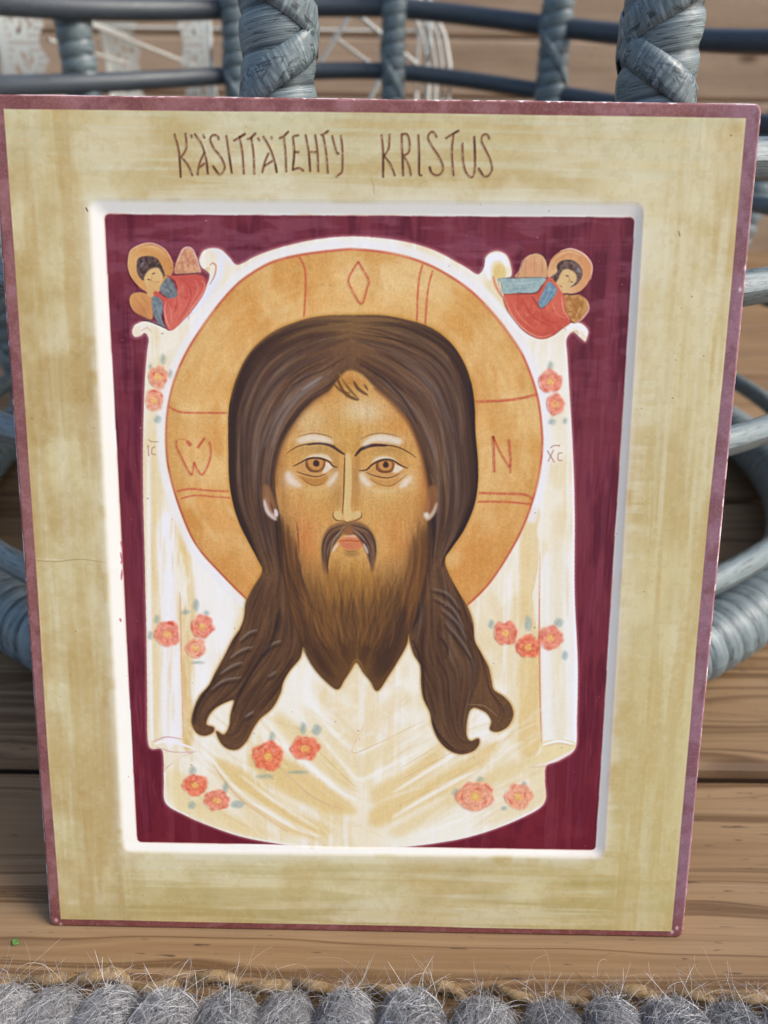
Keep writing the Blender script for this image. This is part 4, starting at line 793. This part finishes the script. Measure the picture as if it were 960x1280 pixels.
ug.data.materials[0].node_tree.nodes['Principled BSDF'].inputs['Base Color'].default_value = (.03, .025, .02, 1)
wall = tag(empty('timber_wall', (0, 1.78, 0)), 'horizontal beige timber cladding behind the wicker chair', 'wall')
zs = .0
for i in range(9):
    h = .1165
    z0 = -.02+i*h
    prof = [(0, z0), (-.012, z0), (-.018, z0+.006), (-.018, z0+h-.010), (-.012, z0+h-.003), (0, z0+h-.003)]
    V = [(x, y, z) for x in (-2.6, 2.6) for y, z in prof]; n = len(prof)
    Fc = [(q, n+q, n+(q+1) % n, (q+1) % n) for q in range(n)]
    # local x along the board for the grain; the grain texture reads y, so lay it on z
    V = [(x, z-z0, -y) for x, y, z in V]
    o = mk('cladding_board', V, [f for f in Fc], M_wall, wall, smooth=False); o.rotation_euler = (math.pi/2, 0, 0); o.location = (0, 0, z0)
mk('backing', [(-2.6, .003, -.06), (2.6, .003, -.06), (2.6, .003, 1.05), (-2.6, .003, 1.05)], [(0, 1, 2, 3)], ug.data.materials[0], wall, smooth=False)

# ------------------------------------------------------------------ the icon
icon = empty('painted_icon'); icon.matrix_world = BOARD
tag(icon, 'hand-painted wooden icon of a long-haired bearded man with a halo, in a cream border', 'icon')
def loop_rect(q, r, n=6, m=10):
    """rounded outline through four corners, the same vertex count each time"""
    q = np.asarray(q, float); o = []
    for i in range(4):
        a, b_, c = q[i-1], q[i], q[(i+1) % 4]; u = (a-b_)/np.linalg.norm(a-b_)*r; v = (c-b_)/np.linalg.norm(c-b_)*r
        for t_ in np.linspace(0, 1, n): o.append((1-t_)**2*(b_+u)+2*t_*(1-t_)*b_+t_*t_*(b_+v))
        d = q[(i+2) % 4]; e = c+(b_-c)/np.linalg.norm(b_-c)*r; s0 = b_+v
        for t_ in np.linspace(0, 1, m+2)[1:-1]: o.append(s0+(e-s0)*t_)
    return np.array(o)
def uvb(V): return [((v[0]+BW/2)/BW, v[1]/BH) for v in V]
h = BW/2
def rect(i): return [(-h+i, BH-i), (h-i, BH-i), (h-i, i), (-h+i, i)]
wr = np.random.default_rng(3)
outer = loop_rect(rect(0), .0028, m=60); wob = wr.normal(0, .00012, len(outer)); wob = np.convolve(np.r_[wob[-2:], wob, wob[:2]], np.ones(5)/5, 'valid')
outer = outer*(1+wob[:, None]*3)
inner = loop_rect(rect(.0011), .0022, m=60); backl = loop_rect(rect(.0012), .002, m=60)
fi = loop_rect([P(x, y, 0) for x, y in BEV4], .004, m=60); ff = loop_rect([P(x, y, DEEP) for x, y in FIELD4], .0022, m=60)
def bridge(name, loops, mat, smooth=True, caps=False):
    V = [(x, y, z) for lp, z in loops for x, y in lp]; n = len(loops[0][0]); Fc = []
    for a in range(len(loops)-1):
        for i in range(n): Fc.append((a*n+i, (a+1)*n+i, (a+1)*n+(i+1) % n, a*n+(i+1) % n))
    Fc = [f[::-1] for f in Fc]
    if caps: Fc.append(tuple(range(n)))
    return mk(name, V, Fc, mat, icon, smooth=smooth, uvs=uvb(V))
bridge('wood_panel', [(backl, -BT), (outer, -BT+.001), (outer, -.0012)], M_edge, caps=True)
bridge('painted_edge', [(outer, -.0012), (inner*.5+outer*.5, -.0003), (inner, 0)], M_paint)
# border, sloping edge and sunk field; grids so that the brush relief reads
bridge('painted_border', [(inner, 0), (inner*.5+fi*.5, 0), (fi, 0)], M_paint, smooth=False)
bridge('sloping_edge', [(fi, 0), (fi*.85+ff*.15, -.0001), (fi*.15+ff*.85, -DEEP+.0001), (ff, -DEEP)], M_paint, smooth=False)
V = [(x, y, -DEEP) for x, y in ff]; mk('painted_field', V, [tuple(range(len(V)))[::-1]], M_paint, icon, smooth=False, uvs=uvb(V))
# each painted figure is a thin coat of its own, a tenth of a millimetre proud of the one under it
def coat(name, outline, z, curve=True, label=None, deep=DEEP, th=.00006):
    a = np.array([P(x, y, deep) for x, y in outline])
    if curve: a = spl(a, True, 3)
    ar = .5*np.sum(a[:, 0]*np.roll(a[:, 1], -1)-np.roll(a[:, 0], -1)*a[:, 1])
    if ar < 0: a = a[::-1]
    n = len(a); V = [(x, y, z) for x, y in a]+[(x, y, z-th) for x, y in a]
    Fc = [tuple(range(n))]+[(i, n+i, n+(i+1) % n, (i+1) % n) for i in range(n)]
    o = mk(name, V, Fc, M_paint, icon, smooth=False, uvs=uvb(V))
    if label: o['label'] = label
    return o
coat('painted_cloth', CLOTH, -DEEP+.00008); coat('halo', HALO, -DEEP+.00016); coat('hair', HAIR, -DEEP+.00024)
coat('face', FACE, -DEEP+.00038); coat('beard', [p for p in BEARD if p[1] > 655 or p[0] < 360 or p[0] > 525][:], -DEEP+.00031)
coat('angel', ANG_L, -DEEP+.00016, label='angel in red robe with head bowed to the right'); coat('angel', ANG_R, -DEEP+.00016, label='angel in red robe with pale blue sleeve')
for x, y, rx, ry, lv in ROSES:
    coat('rose', [(x+rx*math.cos(a), y+ry*math.sin(a)) for a in np.linspace(0, 2*math.pi, 12, endpoint=False)], -DEEP+.00016)
def letter(strokes, z, wd, name='letter', deep=0.):
    parts = []
    for p in strokes:
        q = spl(np.array([P(x, y, deep) for x, y in p]), n=4) if len(p) > 2 else np.array([P(x, y, deep) for x, y in p])
        d = np.gradient(q, axis=0); Ln = np.hypot(*d.T)+1e-9; nn = np.stack([-d[:, 1], d[:, 0]], 1)/Ln[:, None]*wd/2
        n = len(q); a, b_ = q+nn, q-nn
        V = [(x, y, z) for x, y in a]+[(x, y, z) for x, y in b_]; parts.append((V, [(n+i, n+i+1, i+1, i) for i in range(n-1)], uvb(V)))
    V, Fc, U = join(parts); return mk(name, V, Fc, M_paint, icon, smooth=False, uvs=U)
for ch, S_ in WRITE.items(): letter(S_, .00006, .0009)
for S_ in ([[(221, 550), (221, 558), (228, 573), (238, 592), (241, 590), (243, 578), (246, 585), (253, 593), (260, 582), (264, 566), (262, 552)], [(234, 551), (239, 557)], [(256, 547), (250, 556), (248, 560)]],
           [[(616, 545), (617, 560), (618, 590)], [(616, 545), (626, 566), (637, 584)], [(636, 549), (638, 570), (638, 591)]],
           [[(448, 327), (436, 348), (440, 362), (452, 380), (459, 360), (461, 350), (452, 334), (448, 327)]]):
    letter(S_, -DEEP+.00022, .0010, deep=DEEP)

# ------------------------------------------------------------------ wicker chair
chair = empty('wicker_chair', (0, .445, 0))
tag(chair, 'round grey-blue wicker chair with wrapped posts behind the icon', 'chair')
def ringR(z): return .345-.03*z
def arc(Rr, z, a0=0, a1=2*math.pi, n=120, wav=0, closed=True):
    return [Vector((Rr*math.cos(a), Rr*math.sin(a), z+wav*math.sin(a*5))) for a in (np.linspace(a0, a1, n, endpoint=not closed))]
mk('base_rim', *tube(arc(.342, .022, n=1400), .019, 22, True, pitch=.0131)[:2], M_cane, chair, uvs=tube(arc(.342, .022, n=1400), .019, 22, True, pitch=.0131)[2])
for z, r, dk, a0, a1 in ((.065, .0064, 0, 0, 360), (.148, .0062, 0, 0, 360), (.220, .0064, 0, 0, 360), (.270, .0064, 0, 0, 360), (.329, .0068, 1, -12, 192), (.388, .0076, 1, -12, 192)):
    full_ = a1-a0 >= 360
    p = arc(ringR(z), z, R(a0), R(a1), 160, .0012, full_)
    if dk: p = [Vector((q.x, q.y, q.z-.30*q.x*q.x-.035*max(q.x, 0)-.015*q.x)) for q in p]   # the upper rails dip towards the arms
    V, Fc, U = tube(p, r, 8, full_, flat=1.25); U = [(v*.05, u*120) for u, v in U]
    mk('hoop', V, Fc, M_dark if dk else M_strip, chair, uvs=U)
def helix_strip(base, r, width, turns_per_m, L_, ph0, th=.0009, hand=1, n=160, zoff=0.):
    """a flat strip laid crosswise over a wrapped post; base(s) gives the axis point"""
    V, Fc, U = [], [], []
    for i in range(n+1):
        s = L_*i/n; a = ph0+hand*2*math.pi*turns_per_m*s
        sl = math.atan2(1, 2*math.pi*r*turns_per_m)
        for j, q in enumerate((-1, -.5, 0, .5, 1)):
            # across-strip direction lies in the surface, square to the strip
            dz = q*width/2*math.cos(sl); da = -hand*q*width/2*math.sin(sl)/r
            p = base(s+dz+zoff); rr = r+th*(1.3-.55*q*q)
            V.append(p+Vector((rr*math.cos(a+da), rr*math.sin(a+da), 0))); U.append(((q+1)*width*2, s*30*1.4))
    for i in range(n):
        for j in range(4): a = i*5+j; Fc.append((a, a+1, a+6, a+5) if hand > 0 else (a, a+5, a+6, a+1))
    return V, Fc, U
def far_x(px, Y): d = camR @ Vector(((px-480)/FOC, (640-50)/FOC, -1)); return CAM.x+d.x*(Y-CAM.y)/d.y
posts = [(-.0345, .1300, .0128, 0, 'near'), (.1040, .1400, .0135, 2.2, 'near')]+[(far_x(px, Y), Y, r, ph, 'far') for px, Y, r, ph in ((95, .64, .0158, 1), (294, .73, .0138, 2), (492, .775, .0128, 3), (694, .73, .0155, 4), (1010, .62, .0155, 5), (-90, .50, .0155, 2))]
for x, y, r, ph, kind in posts:
    # the posts lean outwards a little towards the foot, following the hoops
    top = Vector((x, y-.445, .31)); f = .340/max(math.hypot(top.x, top.y), .05); foot = Vector((top.x*f, top.y*f, .02))
    sl = (top-foot)/(.31-.02)
    base = lambda z_, foot=foot, sl=sl: foot+sl*z_
    nn = 300; path = [base(z_) for z_ in np.linspace(0, .56, nn)]
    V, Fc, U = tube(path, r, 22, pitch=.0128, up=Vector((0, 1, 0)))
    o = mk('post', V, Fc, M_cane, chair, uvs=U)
    if kind == 'near':
        # crossing outer strips that pass the front at the height seen above the icon
        for ph0, hand, tp in ((CR[x][0], 1, 20.), (CR[x][1], -1, 20.)):
            V, Fc, U = helix_strip(base, r*1.07, .0105, tp, .54, ph0, hand=hand)
            s_ = mk('wrap_strip', V, Fc, M_strip, o, uvs=U)
            so = s_.modifiers.new('thick', 'SOLIDIFY'); so.thickness = .0007; so.offset = 1
    else:
        V, Fc, U = helix_strip(base, r*1.07, .0085, 9, .54, ph, hand=-1); s_ = mk('wrap_strip', V, Fc, M_strip, o, uvs=U)
        so = s_.modifiers.new('thick', 'SOLIDIFY'); so.thickness = .0007; so.offset = 1
V, Fc, U = tube([Vector((0, 0, .232)), Vector((0, 0, .236)), Vector((0, 0, .240))], .25, 40, rs=[.25, .262, .25]); n = len(V)
mk('shade_disc', V+[Vector((0, 0, .232)), Vector((0, 0, .242))], Fc+[(n, k+1, k) for k in range(40)]+[(n+1, 82+k, 83+k) for k in range(40)], M_dark, chair, uvs=U+[(0, 0), (0, 0)])  # unseen disc added to shade the deck under the chair
# ------------------------------------------------------------------ white wire frame with lace
M_wire, t, b, N, L = newmat('white painted wire'); b.inputs['Base Color'].default_value = (.62, .64, .60, 1); b.inputs['Roughness'].default_value = .5
M_lace, t, b, N, L = newmat('cream cotton lace'); b.inputs['Base Color'].default_value = (.80, .80, .70, 1); b.inputs['Roughness'].default_value = .9
lamp = empty('lace_frame', (0, 1.02, .34)); tag(lamp, 'white wire frame trimmed with bands of cream lace, behind the chair', 'wire frame')
RL = .19
def hoop(x, rr=RL, bulge=0, n=64): return [Vector((x-bulge*math.cos(a)**2, rr*math.cos(a), rr*math.sin(a))) for a in np.linspace(0, 2*math.pi, n, endpoint=False)]
def wire(pts, r=.0022, closed=False):
    V, Fc, U = tube([Vector(p) for p in pts], r, 6, closed); return mk('wire', V, Fc, M_wire, lamp, uvs=U)
def lace(x0, width, flip=1, nu=22, nv=330):
    """openwork band round a hoop: real holes, scalloped free edge"""
    V, Fc = [], []
    for i in range(nv):
        a = 2*math.pi*i/nv
        for j in range(nu+1):
            q = j/nu; sc_ = 1-.16*abs(math.sin(a*17)) if q > .2 else 1
            x = x0+flip*width*q*sc_; V.append((x, (RL+.002)*math.cos(a), (RL+.002)*math.sin(a)))
    for i in range(nv):
        for j in range(nu):
            q = j/nu; u = (i % 20)/20*2-1; v = (q-.52)/.34
            rad = math.hypot(u, v); hole = False
            if q > .15:
                if .35 < rad < .8 and (int((math.atan2(v, u)+math.pi)*3.2)) % 3 == 0: hole = True
                if rad < .2: hole = True
                if rad > .95 and i % 2 == 0 and j % 2 == 0: hole = True
            if q > .95: hole = False
            if not hole: a = i*(nu+1)+j; b_ = ((i+1) % nv)*(nu+1)+j; Fc.append((a, a+1, b_+1, b_))
    return mk('lace_band', V, Fc, M_lace, lamp, smooth=False)
def AT(px, py, Y):
    """the point on the upright plane y = Y that is seen at a measured picture position"""
    d = camR @ Vector(((px-480)/FOC, -(py-640)/FOC, -1)); t = (Y-CAM.y)/d.y; return CAM+d*t
lc = lamp.location
def WP(px, py, Y): return AT(px, py, Y)-lc
lace(-.448, .056); 
bx = -.205; lace(bx, .034, -1)
for x in (-.450, -.203, .05): wire(hoop(x), .0026, True)
for a in (105, 128, 150, 20, 50, 200, 250, 300): wire([(-.450, RL*math.cos(R(a)), RL*math.sin(R(a))), (.05, RL*math.cos(R(a)), RL*math.sin(R(a)))], .0022)
wire([WP(442, 12, .86), WP(372, 125, .86)], .0026); wire([WP(442, 14, .86), WP(520, 80, .9)], .0026); wire([WP(415, 45, .86), WP(470, 85, .9)], .0022)
wire([WP(480, 88, .9), WP(460, 130, .9)], .003)
for k in range(4):
    x = k*9
    wire([WP(505+x*.4, -8, .95), WP(515+x, 14, .95), WP(529+x, 45, .95), WP(535+x, 80, .95), WP(536+x*.95, 130, .95), WP(532+x*.9, 190, .95)], .0027)
wire([WP(60, 10, .84), WP(160, 45, 1.1)], .0022); wire([WP(60, 50, .84), WP(160, 80, 1.1)], .0022); wire([WP(110, 30, .9), WP(250, 85, 1.15)], .0022)

# ------------------------------------------------------------------ woollen rug edge
M_wool, t, b, N, L = newmat('grey felted wool'); at_ = N('ShaderNodeAttribute'); at_.attribute_name = 'rnd'
L(ramp(t, at_.outputs['Fac'], [(0, (.07, .066, .066)), (.35, (.23, .225, .23)), (.7, (.44, .445, .46)), (1, (.76, .77, .78))]), b.inputs['Base Color']); b.inputs['Roughness'].default_value = .7
M_core, t, b, N, L = newmat('grey wool core'); tc = N('ShaderNodeTexCoord')
n = tex(t, 'ShaderNodeTexNoise', 1, tc.outputs['Object'], (900, 160, 900), detail=4); L(ramp(t, n.outputs[0], [(.35, (.035, .034, .038)), (.65, (.22, .22, .24))]), b.inputs['Base Color']); b.inputs['Roughness'].default_value = 1
bump(t, b, n.outputs[0], 1, .002)
M_jute, t, b, N, L = newmat('tan jute yarn'); tc = N('ShaderNodeTexCoord'); n = tex(t, 'ShaderNodeTexNoise', 600, tc.outputs['Object']); L(ramp(t, n.outputs[0], [(.3, (.13, .08, .035)), (.7, (.36, .25, .13))]), b.inputs['Base Color']); b.inputs['Roughness'].default_value = .9
rug = empty('wool_rug', (0, -.0287, 0)); tag(rug, 'grey woollen rug with fuzzy looped edge in front of the icon', 'rug')
def fibres(fn, n, r, rs, seg=7):
    """many thin three-sided hairs in one mesh; fn gives the points of one hair"""
    V, Fc, A = [], [], []
    for _ in range(n):
        pts, tone, rad = fn(rs); o = len(V); m = len(pts)
        for i, p in enumerate(pts):
            T = (pts[min(i+1, m-1)]-pts[max(i-1, 0)]).normalized(); S = T.orthogonal().normalized(); W_ = T.cross(S); q = rad*(1 if i < m-1 else .3)
            for k in range(3): a = k*2.094; V.append(p+S*math.cos(a)*q+W_*math.sin(a)*q); A.append(tone)
        for i in range(m-1):
            for k in range(3): a = o+i*3+k; b_ = o+i*3+(k+1) % 3; Fc.append((a, b_, b_+3, a+3))
    return V, Fc, A
def lump_pt(th, y, rx, rz, Ln):
    """surface of one loop: a plump roll along y whose far end is rounded; y runs 0 (far end) to -Ln"""
    e = max(0., min(1., -y/(.016))); f = math.sqrt(max(0, 1-(1-e)**2)) if e < 1 else 1
    w = 1+.05*math.sin(y*210)
    return Vector((rx*f*w*math.cos(th), y, rz*(1+f*w*math.sin(th))-.001 if True else 0))
def make_loop(seed):
    rs = random.Random(seed); rx, rz = .0126+rs.uniform(-.0005, .0006), .0100+rs.uniform(-.001, .0012); Ln = .30
    V, Fc = [], []; ys = [-.0001, -.0008, -.002, -.004, -.007, -.010, -.014]+[-.02-.01*i for i in range(29)]; sg = 20
    for y in ys:
        for k in range(sg): V.append(lump_pt(2*math.pi*k/sg, y, rx*.97, rz*.97, Ln))
    for i in range(len(ys)-1):
        for k in range(sg): Fc.append((i*sg+k, i*sg+(k+1) % sg, (i+1)*sg+(k+1) % sg, (i+1)*sg+k))
    Fc.append(tuple(range(sg))); 
    body = mk('wool_loop', V, Fc, M_core, rug)
    tw = rs.choice((-1, 1))
    def strand(rs):
        y = -abs(rs.gauss(0, .022))-.0002 if rs.random() < .8 else -rs.uniform(0, .06); th = rs.uniform(-.25, math.pi+.25); off = abs(rs.gauss(0, .0006)); dirn = tw*rs.gauss(.6, .7); ln = rs.uniform(.006, .020); pts = []
        c1, c2 = rs.uniform(0, 6), rs.uniform(.5, 2.5)
        for i in range(7):
            t_ = i/6; yy = y-ln*t_*math.cos(dirn); th2 = th+ln*t_*math.sin(dirn)/rx+.16*math.sin(c1+c2*t_*3)
            p = lump_pt(th2, min(yy, -.00005), rx, rz, Ln); ctr = Vector((0, min(yy, -.008), rz)); nrm = (p-ctr).normalized()
            pts.append(p+nrm*(off+(.0016*t_*t_*(rs.random() < .05))))
        return pts, min(1, max(0, rs.gauss(.5, .24))), rs.uniform(.00004, .00009)
    V, Fc, A = fibres(strand, 2200, .0001, rs); f = mk('wool_fibres', V, Fc, M_wool, body, attr=A, smooth=False); f['kind'] = 'stuff'
    # hairs that stand off
    def stray(rs):
        th = rs.uniform(.2, math.pi-.2); y = -abs(rs.gauss(0, .008))-.0003; p = lump_pt(th, y, rx, rz, Ln); ctr = Vector((0, y-.004, rz)); nr = (p-ctr).normalized(); ln = rs.expovariate(1/.005)+.002; ln = min(ln, .014)
        d = (nr+Vector((rs.gauss(0, .7), rs.gauss(.35, .6), rs.gauss(0, .5)))).normalized(); pts = [p]; b_ = Vector((rs.gauss(0, .5), rs.gauss(0, .5), rs.gauss(-.1, .4)))
        for i in range(6): d = (d+b_*.6).normalized(); pts.append(pts[-1]+d*ln/6)
        return pts, min(1, max(0, rs.gauss(.62, .25))), rs.uniform(.00003, .00006)
    V, Fc, A = fibres(stray, 110, .0001, rs); f2 = mk('stray_hairs', V, Fc, M_wool, body, attr=A, smooth=False); f2['kind'] = 'stuff'
    return body
protos = [make_loop(s_) for s_ in (1, 2, 3, 4)]
lx = [(10, 0), (74, 0), (145, 0), (215, 1), (289, 0), (360, 2), (433, 0), (515, 1), (600, -1), (685, -3), (757, -4), (830, -3), (905, -4), (975, -4)]
def ground(px, py, z=0.):
    d = camR @ Vector(((px-480)/FOC, -(py-640)/FOC, -1)); t = (z-CAM.z)/d.z; return CAM+d*t
xs = [ground(px, 1245, .012).x for px, _ in lx]; ex = [o_*.0004 for _, o_ in lx]
st_ = .0247
left = [xs[0]-st_*(i+1) for i in range(6)][::-1]; right = [xs[-1]+st_*(i+1) for i in range(6)]
allx = left+xs+right; ally = [0]*6+ex+[ex[-1]]*6
used = set(); RR = random.Random(5)
for i, (x, dy) in enumerate(zip(allx, ally)):
    k_ = i % 4
    if k_ in used: b0 = protos[k_]; o = b0.copy(); C.objects.link(o); o.parent = rug; kids = [c for c in b0.children]
    else: o = protos[k_]; used.add(k_); kids = []
    for c in kids:
        d = c.copy(); C.objects.link(d); d.parent = o
    o.location = (x, dy+RR.uniform(-.001, .001), 0); o.rotation_euler = (0, 0, RR.uniform(-.03, .03)); s_ = RR.uniform(.97, 1.04); o.scale = (s_*(-1 if RR.random() < .5 else 1), 1, RR.uniform(.94, 1.06))
# tan jute foundation yarn showing behind the wool, as little arches
V, Fc, U = tube([Vector((.0085*math.cos(a), .0012*math.sin(a*3), .0068*math.sin(a)+.0005)) for a in np.linspace(-.2, math.pi+.2, 22)], .0017, 9, pitch=.003, amp=.25)
ja = mk('jute_arch', V, Fc, M_jute, rug, uvs=U)
for i in range(len(allx)-1):
    o = ja if i == 0 else ja.copy()
    if i: C.objects.link(o); o.parent = rug
    o.location = ((allx[i]+allx[i+1])/2+RR.uniform(-.003, .003), .0015+ally[i]+RR.uniform(-.001, .0015), RR.uniform(-.002, .001)); o.rotation_euler = (RR.uniform(-.9, -.2), 0, RR.uniform(-.3, .3)); o.scale = (RR.uniform(.9, 1.25),)*3
base_ = mk('jute_base', *box_bev(-.33, .33, -.28, -.001, .0004, .0050, .0015)[:2], M_jute, rug)
def jh(rs):
    p = Vector((rs.uniform(-.24, .24), rs.uniform(-.004, .003), rs.uniform(0, .006))); ln = rs.uniform(.004, .016); d = Vector((rs.gauss(0, 1), rs.gauss(.4, .6), rs.uniform(0, 1))).normalized(); b_ = Vector((rs.gauss(0, .6), rs.gauss(0, .5), rs.gauss(-.3, .4))); pts = [p]
    for i in range(7):
        d = (d+b_*.3).normalized(); q = pts[-1]+d*ln/7; q.z = max(q.z, .0002); pts.append(q)
    return pts, 0, rs.uniform(.00005, .0001)
V, Fc, A = fibres(jh, 1500, .0001, random.Random(9)); o = mk('jute_fuzz', V, Fc, M_jute, rug, smooth=False); o['kind'] = 'stuff'
# long loose hairs lying over the deck in front of the icon
M_hair, t, b, N, L = newmat('pale loose hair'); b.inputs['Base Color'].default_value = (.62, .54, .42, 1); b.inputs['Roughness'].default_value = .5
def lh(rs):
    p = Vector((rs.uniform(-.19, .19), rs.uniform(-.003, .004), rs.uniform(.006, .018))); ln = .005+min(rs.expovariate(1/.007), .018); d = Vector((rs.gauss(0, .8), rs.uniform(.2, 1), rs.uniform(-.1, .6))).normalized(); b_ = Vector((rs.gauss(0, .6), rs.gauss(0, .4), rs.gauss(-.25, .35))); pts = [p]
    for i in range(10):
        d = (d+b_*.42).normalized(); q = pts[-1]+d*ln/10; q.z = max(q.z, .0003); pts.append(q)
    return pts, 0, rs.uniform(.000025, .00005)
V, Fc, A = fibres(lh, 130, .0001, random.Random(12)); o = mk('loose_hairs', V, Fc, M_hair, rug, smooth=False); o['kind'] = 'stuff'
# tufts that stick up above the edge
tufts = [(385, 1205), (298, 1225), (575, 1210), (645, 1225), (455, 1215), (700, 1235)]
# a scrap of green leaf at the left
M_leaf, t, b, N, L = newmat('green leaf'); b.inputs['Base Color'].default_value = (.10, .22, .05, 1); b.inputs['Roughness'].default_value = .5
g = ground(20, 1179)
V = [(-.0014, -.0006, .0004), (-.0004, -.0012, .0009), (.0012, -.0008, .0006), (.0015, .0002, .0010), (.0004, .0006, .0006), (.0002, .0014, .0012), (-.0010, .0013, .0007), (-.0013, .0003, .0011)]
o = mk('leaf_scrap', V+[(x, y, z-.0003) for x, y, z in V], [tuple(range(8))[::1], tuple(range(8, 16))[::-1]]+[(i, 8+i, 8+(i+1) % 8, (i+1) % 8) for i in range(8)], M_leaf, smooth=False)
o.location = g; tag(o, 'tiny green leaf scrap lying on the deck left of the icon', 'leaf')
